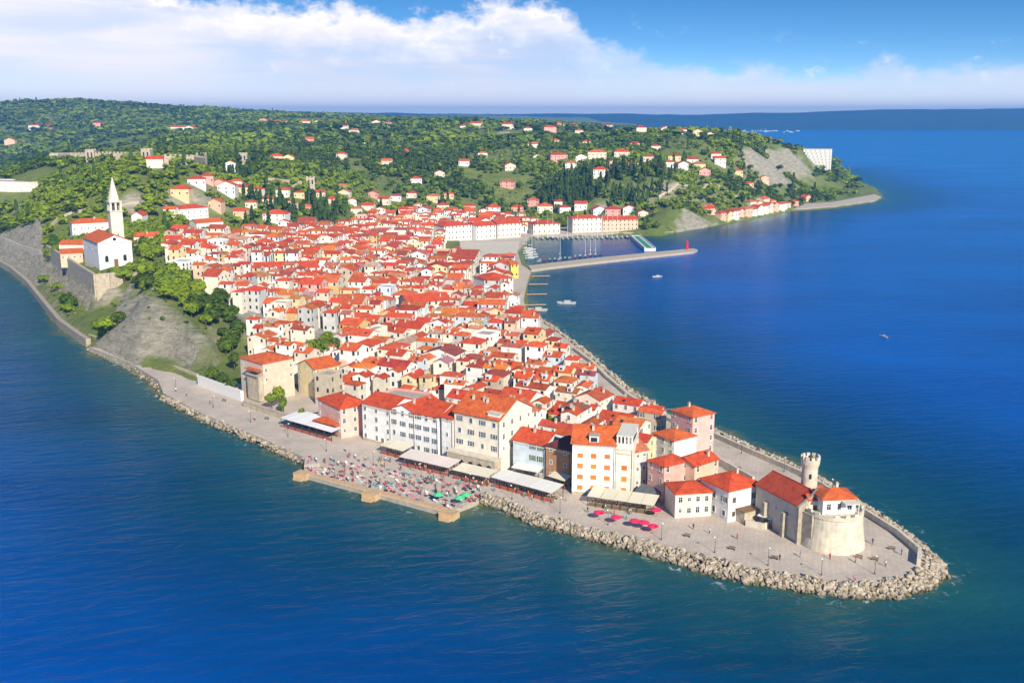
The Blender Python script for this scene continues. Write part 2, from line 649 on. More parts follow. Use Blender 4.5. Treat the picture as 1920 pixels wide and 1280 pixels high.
for x, y, Y in [  # farther ground by picture position and distance
    (-60, 330, 1350), (20, 348, 1500), (20, 330, 1700), (0, 300, 2100), (0, 260, 2500), (0, 215, 2800), (0, 193, 3000), (100, 285, 1600), (100, 255, 2200), (100, 215, 2700), (100, 191, 3000),
    (240, 285, 1350), (240, 255, 2000), (240, 220, 2600), (240, 194, 2950), (340, 280, 1400), (340, 240, 2200), (350, 204, 3000), (450, 262, 1500), (450, 236, 2200), (450, 213, 3300),
    (600, 262, 1600), (600, 235, 2300), (600, 219, 3500), (700, 250, 1700), (720, 232, 2000), (850, 250, 1700), (850, 233, 2000), (1000, 236, 1950), (1130, 247, 1800), (1200, 249, 1750), (1290, 258, 1650),
    (750, 224, 3800), (900, 226, 3800),
]:
    p = at_y(x, y, Y)
    CTRL.append((p.x, p.y, p.z))
for x, y, z in [(1000, 2600, 6), (800, 2000, 6), (700, 1950, 8), (520, 2150, 20), (300, 2500, 40), (470, 1800, 50), (560, 1850, 25), (100, 2700, 60), (1000, 3500, 2), (600, 3400, 40), (300, 4500, 80), (-500, 4600, 90),
                (-2000, 4500, 120), (-1500, 3000, 120), (-1200, 2000, 30), (-900, 1300, 20), (-2500, 2500, 80), (-4000, 4000, 120), (900, 6000, 60), (-3000, 8000, 100), (0, 8000, 100), (-300, 1000, 60),
                (-500, 900, 30), (-560, 1100, 30), (-420, 860, 22)]:
    CTRL.append((x, y, z))
CTRL = np.array(CTRL)
_A = np.hypot(CTRL[:, None, 0] - CTRL[None, :, 0], CTRL[:, None, 1] - CTRL[None, :, 1])
_n = len(CTRL)
_B = np.zeros((_n + 3, _n + 3))
_B[:_n, :_n] = _A + np.eye(_n) * -0.6
_B[:_n, _n:] = np.c_[np.ones(_n), CTRL[:, :2] / 1000]
_B[_n:, :_n] = _B[:_n, _n:].T
_W = np.linalg.solve(_B, np.r_[CTRL[:, 2], 0, 0, 0])


def vnoise(X, Y, s, seed=0):
    """smooth value noise in numpy"""
    x, y = X / s, Y / s
    xi, yi = np.floor(x).astype(np.int64), np.floor(y).astype(np.int64)
    fx, fy = x - xi, y - yi
    fx, fy = fx * fx * (3 - 2 * fx), fy * fy * (3 - 2 * fy)

    def h(a, b):
        n = (a * 374761393 + b * 668265263 + seed * 1442695041) & 0xFFFFFFFF
        n = ((n ^ (n >> 13)) * 1274126177) & 0xFFFFFFFF
        return ((n ^ (n >> 16)) & 0xFFFF) / 65535.0
    return (h(xi, yi) * (1 - fx) + h(xi + 1, yi) * fx) * (1 - fy) + (h(xi, yi + 1) * (1 - fx) + h(xi + 1, yi + 1) * fx) * fy


WALL_FOOT = np.array([tuple(at(*q)[:2]) for q in ((92, 468, 24), (118, 482, 25), (150, 502, 25), (177, 519, 25), (204, 517, 25), (226, 514, 25), (236, 520, 24), (240, 548, 17), (222, 600, 7), (205, 634, 3), (160, 618, 3),
                                                 (100, 592, 3), (60, 530, 4))])
CLIFF = np.array([tuple(at(*q)[:2]) for q in ((205, 632, 4), (250, 652, 3.5), (300, 672, 3.5), (345, 688, 3.5), (380, 700, 3.5), (404, 664, 6), (388, 640, 11), (368, 615, 16.5), (345, 592, 20), (322, 572, 23), (300, 556, 25), (275, 535, 26), (252, 516, 26), (240, 545, 18))])


def height(X, Y):
    X, Y = np.atleast_1d(np.asarray(X, float)), np.atleast_1d(np.asarray(Y, float))
    z = np.zeros(X.shape)
    for i in range(_n):
        z += _W[i] * np.hypot(X - CTRL[i, 0], Y - CTRL[i, 1])
    z += _W[_n] + _W[_n + 1] * X / 1000 + _W[_n + 2] * Y / 1000
    d, ins = seg_dist(X, Y, coast)
    rough = np.clip((z - 4) / 20, 0, 1)
    z = z + rough * ((vnoise(X, Y, 60, 3) - .5) * 5 + (vnoise(X, Y, 17, 5) - .5) * 2.5) + np.clip((Y - 1400) / 1500, 0, 1) * (vnoise(X, Y, 260, 9) - .5) * 16
    zin = np.minimum(np.maximum(z, 1.0), -0.6 + 1.5 * d)
    _, low = seg_dist(X, Y, WALL_FOOT)
    zin = np.where(low, np.minimum(zin, 2.5 + 0.36 * d), zin)
    dc, cl = seg_dist(X, Y, CLIFF)
    crag = (vnoise(X, Y, 9, 51) - .5) * 5 + (vnoise(X + Y * .5, Y, 4.2, 52) - .5) * 2.6
    bx0, by0 = CLIFF[0]
    bx1, by1 = CLIFF[4]
    bl = math.hypot(bx1 - bx0, by1 - by0)
    tt = np.clip(((X - bx0) * (bx1 - bx0) + (Y - by0) * (by1 - by0)) / bl ** 2, 0, 1)
    db = np.abs((X - bx0) * (by1 - by0) - (Y - by0) * (bx1 - bx0)) / bl
    cap = np.interp(tt, [0, .15, .35, .6, .8, 1], [16, 23, 25, 21.5, 15, 7])
    zin = np.where(cl, np.maximum(zin, np.minimum(3 + 1.9 * db, cap)), zin)
    zin = zin + np.where(cl, crag * np.clip(dc / 5, 0, 1), 0)
    return np.where(ins, zin, -np.minimum(5.0, 0.35 * d) - 0.6)


def ground(x, y):
    return float(height([x], [y])[0])


def hit(px, py, off=0.0):
    """first ground point on the sight line through a spot of the photograph"""
    x, y, dz = ray(px, py)
    t = np.linspace(200, 6000, 2900)
    H = height(x * t, y * t) + off
    below = np.nonzero(CAM_H + dz * t <= np.maximum(H, 0))[0]
    k = t[below[0]] if len(below) else 6000
    return Vector((x * k, y * k, CAM_H + dz * k))


def axis(parts):
    out = [parts[0][0]]
    for a, b, s in parts:
        n = max(1, int(round((b - a) / s)))
        out += list(np.linspace(a, b, n + 1)[1:])
    return np.array(out)


GX = axis([(-11800, -3000, 900), (-3000, -900, 90), (-900, -420, 16), (-420, 120, 4.5), (120, 800, 11), (800, 2000, 70), (2000, 11800, 900)])
GY = axis([(-40, 200, 20), (200, 660, 4.5), (660, 1400, 8), (1400, 2600, 22), (2600, 5000, 90), (5000, 11800, 600)])
gx, gy = np.meshgrid(GX, GY)
gz = height(gx.ravel(), gy.ravel()).reshape(gx.shape)
ny, nx = gx.shape
idx = np.arange(nx * ny).reshape(ny, nx)
quads = np.stack([idx[:-1, :-1], idx[:-1, 1:], idx[1:, 1:], idx[1:, :-1]], -1).reshape(-1, 4)

m, N, L, p, out = material('terrain')
geo = N('ShaderNodeNewGeometry')
sp = N('ShaderNodeSeparateXYZ')
L(geo.outputs['Normal'], sp.inputs[0])
grass = ramp(N, L, noise_fac(N, L, 0.06, 10, 0.8), [(0.3, (0.08, 0.13, 0.018)), (0.5, (0.17, 0.22, 0.03)), (0.72, (0.30, 0.29, 0.08))])
town_a = N('ShaderNodeAttribute')
town_a.attribute_name = 'town'
rock = ramp(N, L, noise_fac(N, L, 0.16, 8, 0.75, sc=(0.8, 0.8, 4.0), dist=0.4), [(0.3, (0.16, 0.15, 0.10)), (0.5, (0.38, 0.345, 0.26)), (0.7, (0.56, 0.52, 0.42))])
sl = N('ShaderNodeMapRange', interpolation_type='SMOOTHSTEP')
sl.inputs['From Min'].default_value = 0.75
sl.inputs['From Max'].default_value = 0.885
sl.inputs['To Min'].default_value = 1.0
sl.inputs['To Max'].default_value = 0.0
jit = N('ShaderNodeMath', operation='MULTIPLY_ADD')
jit.inputs[1].default_value = 0.25
L(noise_fac(N, L, 0.09, 5, 0.6), jit.inputs[0])
sb = N('ShaderNodeMath', operation='SUBTRACT')
L(sp.outputs[2], sb.inputs[0])
sb.inputs[1].default_value = 0.125
L(sb.outputs[0], jit.inputs[2])
L(jit.outputs[0], sl.inputs['Value'])
cl_a = N('ShaderNodeAttribute')
cl_a.attribute_name = 'cliff'
mx_ = N('ShaderNodeMath', operation='MAXIMUM')
L(sl.outputs[0], mx_.inputs[0])
L(cl_a.outputs['Fac'], mx_.inputs[1])
pave = ramp(N, L, noise_fac(N, L, 0.3, 4, 0.6), [(0.3, (0.30, 0.27, 0.23)), (0.7, (0.46, 0.42, 0.36))])
L(mixc(N, L, town_a.outputs['Fac'], mixc(N, L, mx_.outputs[0], grass, rock), pave), p.inputs['Base Color'])
p.inputs['Roughness'].default_value = 0.95
bump(N, L, p, noise_fac(N, L, 0.30, 8, 0.75, sc=(1, 1, 2.5)), 1.0, 2.2)

TOWN_PX = [(1316, 905), (1214, 912), (1060, 888), (1000, 850), (940, 842), (850, 815), (690, 790), (600, 760), (548, 722), (470, 668), (452, 628), (420, 575), (365, 535), (318, 502), (300, 470), (310, 448), (420, 448), (560, 434), (640, 436), (705, 412),
           (760, 400), (860, 402), (960, 412), (1010, 420), (990, 440), (836, 447), (834, 484), (880, 496), (966, 500), (962, 556), (980, 590), (1004, 618), (1058, 680), (1122, 748), (1196, 800), (1296, 836), (1318, 862)]
town_poly = np.array([tuple(hit(x_, y_)[:2]) for x_, y_ in TOWN_PX])
cd_, cin_ = seg_dist(gx.ravel(), gy.ravel(), CLIFF)
cliff_w = np.where(cin_, np.clip(cd_ / 4, 0, 1), 0)
td, tin = seg_dist(gx.ravel(), gy.ravel(), town_poly)
town_w = np.where(tin, np.clip(td / 6, 0, 1), 0)
land = link('terrain', np_mesh('terrain', np.c_[gx.ravel(), gy.ravel(), gz.ravel()], quads, [M['terrain']], smooth=True, attrs={'town': ('FLOAT', town_w), 'cliff': ('FLOAT', cliff_w)}))
tag(land, kind='structure')

# ------------------------------------------------------------------ sea
m, N, L, p, out = material('sea')
a = N('ShaderNodeAttribute')
a.attribute_name = 'shore'
f = noise_fac(N, L, 0.02, 5, 0.6)
jit = N('ShaderNodeMath', operation='MULTIPLY_ADD')
L(f, jit.inputs[0])
jit.inputs[1].default_value = 0.30
L(a.outputs['Fac'], jit.inputs[2])
c = ramp(N, L, jit.outputs[0], [(0.125, (0.11, 0.14, 0.05)), (0.18, (0.010, 0.085, 0.090)), (0.36, (0.001, 0.058, 0.120)), (0.62, (0.0, 0.062, 0.235)), (1.0, (0.0, 0.086, 0.41))])
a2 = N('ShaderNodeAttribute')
a2.attribute_name = 'far_sheen'
c = mixc(N, L, a2.outputs['Fac'], c, (0.0, 0.165, 0.54))  # far water lightens with viewing distance: grazing sky reflection painted into the colour
patch = noise_fac(N, L, 0.005, 5, 0.6, sc=(1, 2.6, 1), dist=0.6)
c = mixc(N, L, 1.0, c, ramp(N, L, patch, [(0.3, (0.66, 0.72, 0.76)), (0.7, (1.2, 1.15, 1.12))]), 'MULTIPLY')
fm = N('ShaderNodeMapRange', interpolation_type='SMOOTHSTEP')
fm.inputs['From Min'].default_value = 0.0
fm.inputs['From Max'].default_value = 0.055
fm.inputs['To Min'].default_value = 1.0
fm.inputs['To Max'].default_value = 0.0
L(a.outputs['Fac'], fm.inputs['Value'])
fn = N('ShaderNodeMapRange', interpolation_type='SMOOTHSTEP')
fn.inputs['From Min'].default_value = 0.56
fn.inputs['From Max'].default_value = 0.68
L(noise_fac(N, L, 0.35, 6, 0.7, dist=1.0), fn.inputs['Value'])
fx_ = N('ShaderNodeMath', operation='MULTIPLY')
L(fm.outputs[0], fx_.inputs[0])
L(fn.outputs[0], fx_.inputs[1])
c = mixc(N, L, fx_.outputs[0], c, (0.42, 0.50, 0.50))
L(c, p.inputs['Base Color'])
p.inputs['Roughness'].default_value = 0.24
p.inputs['IOR'].default_value = 1.33
p.inputs['Specular IOR Level'].default_value = 0.36
rot = N('ShaderNodeMapping')
rot.inputs['Rotation'].default_value = (0, 0, R(-14))
L(N('ShaderNodeNewGeometry').outputs['Position'], rot.inputs[0])
w1 = noise_fac(N, L, 0.30, 4, 0.6, vec=rot.outputs[0], sc=(0.42, 1.0, 1), dist=0.6)
w2 = noise_fac(N, L, 0.06, 2, 0.5, vec=rot.outputs[0], sc=(0.4, 1.0, 1), dist=0.8)
ws = N('ShaderNodeMath', operation='MULTIPLY_ADD')
L(w2, ws.inputs[0])
ws.inputs[1].default_value = 0.9
L(w1, ws.inputs[2])
bump(N, L, p, ws.outputs[0], 0.55, 0.9)
d, ins = seg_dist(gx.ravel(), gy.ravel(), coast)
shore = np.where(ins, 0, np.clip(d / 140.0, 0, 1))
sea = link('sea', np_mesh('sea', np.c_[gx.ravel(), gy.ravel(), np.zeros(gx.size)], quads, [M['sea']], attrs={'shore': ('FLOAT', shore), 'far_sheen': ('FLOAT', np.clip((gy.ravel() - 350) / 1500, 0, 1) * np.clip(d / 300, 0, 1) * ~ins)}))
tag(sea, kind='structure')

# ------------------------------------------------------------------ far coast across the bay
fx = np.linspace(-5200, 6400, 200)
prof_px = np.array([-400, 0, 300, 400, 480, 560, 640, 780, 900, 1000, 1060, 1150, 1280, 1440, 1600, 1750, 1920, 2300])
prof_y = np.array([216, 216, 214, 213, 211, 215, 214, 213, 215, 212, 211, 214, 215, 212, 208, 205, 203, 206])
Yf = 8600.0
topz = 105 + (216 - np.interp(fx / Yf * 1920 + 960, prof_px, prof_y)) / 1920 * Yf + (vnoise(fx, fx * 0, 500, 4) - .5) * 14 + (vnoise(fx, fx * 0, 120, 6) - .5) * 6
rows, V = 9, []
for r in range(rows):
    t = r / (rows - 1)
    yy = 7500 + (Yf - 7500) * t + (vnoise(fx, fx * 0 + r, 700, 2) - .5) * 300 * (1 if r else 0.5)
    zz = topz * (t ** 0.75) + (-3 if r == 0 else 0) + (vnoise(fx, yy, 260, 8) - .5) * 70 * t * (1 - t) * 2
    V.append(np.c_[fx, yy, zz])
V.append(np.c_[fx, np.full(fx.shape, 9800.0), np.full(fx.shape, -3.0)])
V = np.concatenate(V)
ii = np.arange(len(V)).reshape(rows + 1, len(fx))
q = np.stack([ii[:-1, :-1], ii[:-1, 1:], ii[1:, 1:], ii[1:, :-1]], -1).reshape(-1, 4)
plain('far_wood', (0.022, 0.055, 0.05), 0.95, 0.6, 0.006)
hills = link('far_hills', np_mesh('far_hills', V, q, [M['far_wood']], smooth=True))
tag(hills, kind='structure')

# ------------------------------------------------------------------ promenade: the paved platform of the low town
EDGE_N = [(166, 650), (240, 678), (296, 712), (306, 736), (385, 778), (455, 806), (525, 836), (572, 858)]
EDGE_TIP = [(905, 926), (950, 940), (1000, 962), (1100, 990), (1200, 1015), (1300, 1040), (1400, 1064), (1500, 1084), (1580, 1094), (1650, 1092), (1705, 1078),
            (1738, 1058), (1735, 1036), (1690, 1000), (1605, 946), (1510, 890), (1410, 846), (1320, 805)]
EDGE_S = [(1240, 770), (1184, 737), (1142, 703), (1112, 674), (1078, 648), (1036, 616), (1000, 594), (986, 582), (982, 560), (988, 530), (996, 508), (978, 496), (970, 470), (996, 441), (1090, 438),
          (1180, 436), (1230, 437)]
QZ = 2.2
quay = P2(EDGE_N, QZ) + P2(PIER[:1], QZ) + P2([(600, 868), (700, 888), (830, 912)], QZ) + P2(EDGE_TIP + EDGE_S, QZ)
quay += P2([(1230, 432), (1000, 425), (700, 470), (420, 640), (330, 668)], QZ)
qb = MB()
qb.prism(quay, -1.5, QZ, 1, 0)
prom = qb.build('promenade', [M['paving'], M['concrete']])
tag(prom, kind='structure')
pb = MB()
pier_poly = P2([(578, 868), (566, 888), (690, 921), (836, 960), (898, 938), (895, 926), (830, 905), (700, 880), (600, 860)], 1.3)
pb.prism(pier_poly, -2.0, 1.3, 1, 0)
pier = pb.build('bathing_pier', [M['paving'], M['concrete']])
tag(pier, kind='structure')
# coast road and quay under the eastern slope
eb = MB()
east_edge = P2([(1230, 437), (1262, 434), (1322, 423), (1400, 409), (1475, 393), (1560, 387), (1638, 376), (1652, 369)], 1.8)
back = P2([(1640, 364), (1560, 379), (1475, 384), (1400, 397), (1322, 411), (1262, 424), (1230, 430)], 1.8)
eb.prism(east_edge + back, -1.5, 1.8, 1, 0)
tag(eb.build('coast_road', [M['paving'], M['concrete']]), kind='structure')

# ------------------------------------------------------------------ air
hb = MB()
hb.box((0, 5900, 92), (24200, 12100, 204), 0)
m = bpy.data.materials.new('haze')
m.use_nodes = True
N, L = nodes_of(m.node_tree)
out = N('ShaderNodeOutputMaterial')
pv = N('ShaderNodeVolumePrincipled')
pv.inputs['Color'].default_value = (0.09, 0.39, 1.0, 1)
pv.inputs['Density'].default_value = 0.00012
pv.inputs['Anisotropy'].default_value = 0.0
L(pv.outputs[0], out.inputs['Volume'])
haze = hb.build('haze', [m])
tag(haze, kind='stuff')

# ------------------------------------------------------------------ buildings
WALL = {'white': (0.86, 0.84, 0.79), 'cream': (0.84, 0.77, 0.63), 'pale yellow': (0.80, 0.66, 0.38), 'ochre': (0.68, 0.46, 0.20), 'peach': (0.78, 0.54, 0.38),
        'pink': (0.76, 0.40, 0.34), 'beige': (0.74, 0.66, 0.54), 'grey': (0.55, 0.55, 0.53), 'pale blue': (0.62, 0.70, 0.76), 'stone': (0.56, 0.47, 0.35), 'brown': (0.46, 0.24, 0.12)}
ROOF = {'orange': (0.66, 0.125, 0.022), 'red': (0.64, 0.078, 0.016), 'brick-red': (0.48, 0.065, 0.022), 'terracotta': (0.56, 0.17, 0.075), 'maroon': (0.16, 0.030, 0.026), 'faded pink': (0.58, 0.27, 0.18), 'brown-red': (0.34, 0.085, 0.04)}
_ONES = ['', 'first', 'second', 'third', 'fourth', 'fifth', 'sixth', 'seventh', 'eighth', 'ninth', 'tenth', 'eleventh', 'twelfth', 'thirteenth', 'fourteenth', 'fifteenth', 'sixteenth', 'seventeenth', 'eighteenth', 'nineteenth']
_TENS = [('', ''), ('', ''), ('twenty', 'twentieth'), ('thirty', 'thirtieth'), ('forty', 'fortieth'), ('fifty', 'fiftieth'), ('sixty', 'sixtieth'), ('seventy', 'seventieth'), ('eighty', 'eightieth'), ('ninety', 'ninetieth')]


def _ordinal(n):
    if n >= 100:
        return 'hundred-and-' + _ordinal(n - 100) if n > 100 else 'hundredth'
    return _ONES[n] if n < 20 else (_TENS[n // 10][1] if n % 10 == 0 else _TENS[n // 10][0] + '-' + _ONES[n % 10])


ORD = [_ordinal(k) for k in range(1, 200)]
FOOT = []                                   # footprints (cx, cy, ang, w, d) already taken


def wall_faces(mb, w, d, h, kind, pitch, base=-4.0, m=0, ox=0.0, oy=0.0):
    x0, x1, y0, y1 = ox - w / 2, ox + w / 2, oy - d / 2, oy + d / 2
    if kind == 'gable_x':
        r = h + d / 2 * pitch - 0.02
        mb.face([(x0, y0, base), (x1, y0, base), (x1, y0, h), (x0, y0, h)], m)
        mb.face([(x1, y1, base), (x0, y1, base), (x0, y1, h), (x1, y1, h)], m)
        mb.face([(x1, y0, base), (x1, y1, base), (x1, y1, h), (x1, oy, r), (x1, y0, h)], m)
        mb.face([(x0, y1, base), (x0, y0, base), (x0, y0, h), (x0, oy, r), (x0, y1, h)], m)
    elif kind == 'gable_y':
        r = h + w / 2 * pitch - 0.02
        mb.face([(x0, y0, base), (x1, y0, base), (x1, y0, h), (ox, y0, r), (x0, y0, h)], m)
        mb.face([(x1, y1, base), (x0, y1, base), (x0, y1, h), (ox, y1, r), (x1, y1, h)], m)
        mb.face([(x1, y0, base), (x1, y1, base), (x1, y1, h), (x1, y0, h)], m)
        mb.face([(x0, y1, base), (x0, y0, base), (x0, y0, h), (x0, y1, h)], m)
    elif kind == 'shed':
        r = h + d * pitch - 0.02
        mb.face([(x0, y0, base), (x1, y0, base), (x1, y0, h), (x0, y0, h)], m)
        mb.face([(x1, y1, base), (x0, y1, base), (x0, y1, r), (x1, y1, r)], m)
        mb.face([(x1, y0, base), (x1, y1, base), (x1, y1, r), (x1, y0, h)], m)
        mb.face([(x0, y1, base), (x0, y0, base), (x0, y0, h), (x0, y1, r)], m)
    else:
        mb.box((ox, oy, (base + h) / 2), (w, d, h - base), m, bottom=False)
        if kind == 'flat':
            t = 0.3
            for cx, cy, sx, sy in ((ox, y0 + t / 2, w, t), (ox, y1 - t / 2, w, t), (x0 + t / 2, oy, t, d - 2 * t), (x1 - t / 2, oy, t, d - 2 * t)):
                mb.box((cx, cy, h + 0.45), (sx, sy, 0.9), m, bottom=False)


def roof_faces(mb, w, d, h, kind, pitch, over=0.35, t=0.24, m=0, ox=0.0, oy=0.0):
    def slab(top):                       # closed slab under a list of top polygons
        pass
    if kind == 'gable_x':
        mb.box((ox, oy, h + d / 2 * pitch + t + .05), (w + 2 * over, .34, .16), m)
    if kind == 'gable_y':
        mb.box((ox, oy, h + w / 2 * pitch + t + .05), (.34, d + 2 * over, .16), m)
    if kind in ('gable_x', 'gable_y'):
        a, b = (w, d) if kind == 'gable_x' else (d, w)
        X, Yh = a / 2 + over, b / 2 + over
        ze, zr = h - over * pitch + 0.03, h + b / 2 * pitch + 0.03
        pts = [(-X, -Yh, ze), (X, -Yh, ze), (X, 0, zr), (-X, 0, zr), (X, Yh, ze), (-X, Yh, ze)]
        if kind == 'gable_y':
            pts = [(-y, x, z) for x, y, z in pts]
        top = [(x + ox, y + oy, z + t) for x, y, z in pts]
        bot = [(x + ox, y + oy, z) for x, y, z in pts]
        mb.face([top[i] for i in (0, 1, 2, 3)], m)
        mb.face([top[i] for i in (3, 2, 4, 5)], m)
        mb.face([bot[i] for i in (3, 2, 1, 0)], m)
        mb.face([bot[i] for i in (5, 4, 2, 3)], m)
        for i, j in ((0, 1), (1, 2), (2, 4), (4, 5), (5, 3), (3, 0)):
            mb.face([bot[i], bot[j], top[j], top[i]], m)
    elif kind == 'hip':
        X, Yh = w / 2 + over, d / 2 + over
        ze = h - over * pitch + 0.03
        if w >= d:
            zr = h + d / 2 * pitch + 0.03
            r0, r1 = (-(w - d) / 2 - 0.01, 0, zr), ((w - d) / 2 + 0.01, 0, zr)
            fs = ((0, 1, 5, 4), (1, 2, 5), (2, 3, 4, 5), (3, 0, 4))
        else:
            zr = h + w / 2 * pitch + 0.03
            r0, r1 = (0, -(d - w) / 2 - 0.01, zr), (0, (d - w) / 2 + 0.01, zr)
            fs = ((0, 1, 4), (1, 2, 5, 4), (2, 3, 5), (3, 0, 4, 5))
        e = [(-X, -Yh, ze), (X, -Yh, ze), (X, Yh, ze), (-X, Yh, ze)]
        top = [(x + ox, y + oy, z + t) for x, y, z in e + [r0, r1]]
        bot = [(x + ox, y + oy, z) for x, y, z in e]
        for f in fs:
            mb.face([top[i] for i in f], m)
        mb.face(bot[::-1], m)
        for i in range(4):
            j = (i + 1) % 4
            mb.face([bot[i], bot[j], top[j], top[i]], m)
    elif kind == 'shed':
        X, Yh = w / 2 + over, d / 2 + over
        z0, z1 = h - over * pitch + 0.03, h + (d + over) * pitch + 0.03
        e = [(-X, -Yh, z0), (X, -Yh, z0), (X, Yh, z1), (-X, Yh, z1)]
        top = [(x + ox, y + oy, z + t) for x, y, z in e]
        bot = [(x + ox, y + oy, z) for x, y, z in e]
        mb.face(top, m)
        mb.face(bot[::-1], m)
        for i in range(4):
            j = (i + 1) % 4
            mb.face([bot[i], bot[j], top[j], top[i]], m)
    elif kind == 'flat':
        mb.box((ox, oy, h + 0.08), (w - 0.7, d - 0.7, 0.12), m)


def window_mesh(name, w, h, shutters=False, arch=False, closed=False):
    """faces -Y, centred; surround 0, pane 1, shutter 2"""
    b = MB()
    b.box((0, -0.03, h / 2 + 0.07), (w + 0.3, 0.10, 0.14), 0)
    b.box((0, -0.05, -h / 2 - 0.07), (w + 0.4, 0.2, 0.14), 0)
    for s in (-1, 1):
        b.box((s * (w / 2 + 0.07), -0.03, 0), (0.14, 0.10, h), 0)
        if shutters:
            b.box((s * (w / 2 + 0.14 + w * 0.26), -0.06, 0), (w * 0.5, 0.07, h), 2)
    b.box((0, -0.012, 0), (w, 0.05, h), 2 if closed else 1)
    if not closed:
        b.box((0, -0.045, 0), (0.06, 0.03, h), 0)
        b.box((0, -0.046, h * 0.12), (w, 0.03, 0.06), 0)
    return b.mesh(name, [M['white_paint'], M['glass'], M['painted']])


WIN = window_mesh('window', 0.95, 1.5)
WIN_SH = window_mesh('window_with_shutters', 0.95, 1.5, True)
WIN_CL = window_mesh('window_shuttered', 1.1, 1.5, False, closed=True)
WIN_SM = window_mesh('window_small', 0.8, 1.0)
WIN_BIG = window_mesh('window_wide', 1.5, 1.35, closed=True)
DOOR = MB()
DOOR.box((0, -0.03, 1.1), (1.1, 0.06, 2.2), 0)
DOOR.box((0, -0.04, 2.28), (1.4, 0.10, 0.16), 1)
for s in (-1, 1):
    DOOR.box((s * 0.62, -0.04, 1.1), (0.14, 0.10, 2.2), 1)
DOOR = DOOR.mesh('door', [M['wood'], M['white_paint']])
CHIM = MB()
CHIM.box((0, 0, 0.2), (0.6, 0.6, 2.4), 0)
CHIM.box((0, 0, 1.5), (0.8, 0.8, 0.2), 1)
CHIM.box((0, 0, 1.75), (0.5, 0.5, 0.3), 1)
CHIM = CHIM.mesh('chimney', [M['white_stone'], M['concrete']])
SIDE = {'F': (0, -1, 0.0), 'B': (0, 1, math.pi), 'R': (1, 0, math.pi / 2), 'L': (-1, 0, -math.pi / 2)}
SHUT = [(0.05, 0.16, 0.09), (0.09, 0.13, 0.20), (0.22, 0.09, 0.05), (0.10, 0.08, 0.06), (0.30, 0.30, 0.28)]


def window_grid(w, d, h, side, cols, floors, z1=1.7, fh=None, margin=1.3, skip=()):
    sx, sy, rz = SIDE[side]
    span = w if sx == 0 else d
    fh = fh or (h - z1 - 1.0) / max(1, floors - 1) if floors > 1 else 3.0
    out = []
    for f in range(floors):
        for c in range(cols):
            if (c, f) in skip:
                continue
            u = 0 if cols == 1 else -span / 2 + margin + (span - 2 * margin) * c / (cols - 1)
            z = z1 + f * fh
            if z > h - 0.9:
                continue
            if sx == 0:
                out.append(((u * (-sy), sy * d / 2, z), rz))
            else:
                out.append(((sx * w / 2, u * sx, z), rz))
    return out


def put_windows(root, spots, mesh, col):
    for loc, rz in spots:
        k = rng.random()
        me = mesh
        if mesh in (WIN, WIN_SH) and k < 0.22:
            me = WIN_CL if mesh is WIN_SH else WIN_SM
        o = link('window', me, root, tuple(c * rng.uniform(.7, 1.25) for c in col), (loc[0], loc[1], loc[2] + rng.uniform(-.07, .07)), rz)
        s = rng.uniform(.9, 1.1)
        o.scale = (s, 1, rng.uniform(.9, 1.08))


def joined_windows(root, spots, name='window_row', w=0.95, h=1.45):
    b = MB()
    for (x, y, z), rz in spots:
        ca, sa = math.cos(rz), math.sin(rz)
        q = []
        for u, v in ((-w / 2, -h / 2), (w / 2, -h / 2), (w / 2, h / 2), (-w / 2, h / 2)):
            q.append((x + u * ca + 0.05 * sa, y + u * sa - 0.05 * ca, z + v))
        b.face(q, 0)
    o = b.build(name, [M['glass']], root)
    o['kind'] = 'stuff'
    return o


def make_house(name, cx, cy, z0, ang, w, d, h, kind, pitch, wc, rc, label, cat='house', group=None, base=-4.0, chimney=0, reserve=True, over=0.35):
    root = empty(name, (cx, cy, z0), ang)
    tag(root, label, cat, group)
    b = MB()
    wall_faces(b, w, d, h, kind, pitch, base)
    b.build('wall', [M['wall']], root, wc)
    b = MB()
    roof_faces(b, w, d, h, kind, pitch, over)
    r = b.build('roof', [M['roof'] if kind != 'flat' else M['concrete']], root, rc)
    for i in range(chimney):
        if kind == 'flat':
            break
        u, v = rng.uniform(-.32, .32) * w, rng.choice((-1, 1)) * rng.uniform(.10, .28) * d
        if kind in ('gable_x', 'hip'):
            zz = h + max(0, d / 2 - abs(v)) * pitch
        elif kind == 'shed':
            zz = h + (v + d / 2) * pitch
        else:
            zz = h + max(0, w / 2 - abs(u)) * pitch
        if kind == 'hip':
            u, v, zz = u * 0.4, v * 0.5, h + min(w, d) * 0.33 * pitch
        link('chimney', CHIM, r, None, (u, v, zz))
    if reserve:
        FOOT.append((cx, cy, ang, w + 1.0, d + 1.0))
    return root, r


def frontage(A, C, depth):
    """A, C: ends of the front in world xy; the house lies inland of it"""
    A, C = Vector(A[:2]), Vector(C[:2])
    e = C - A
    w = e.length
    ang = math.atan2(e.y, e.x)
    n = Vector((-e.y, e.x)).normalized()
    c = (A + C) / 2 + n * (depth / 2)
    return c.x, c.y, ang, w


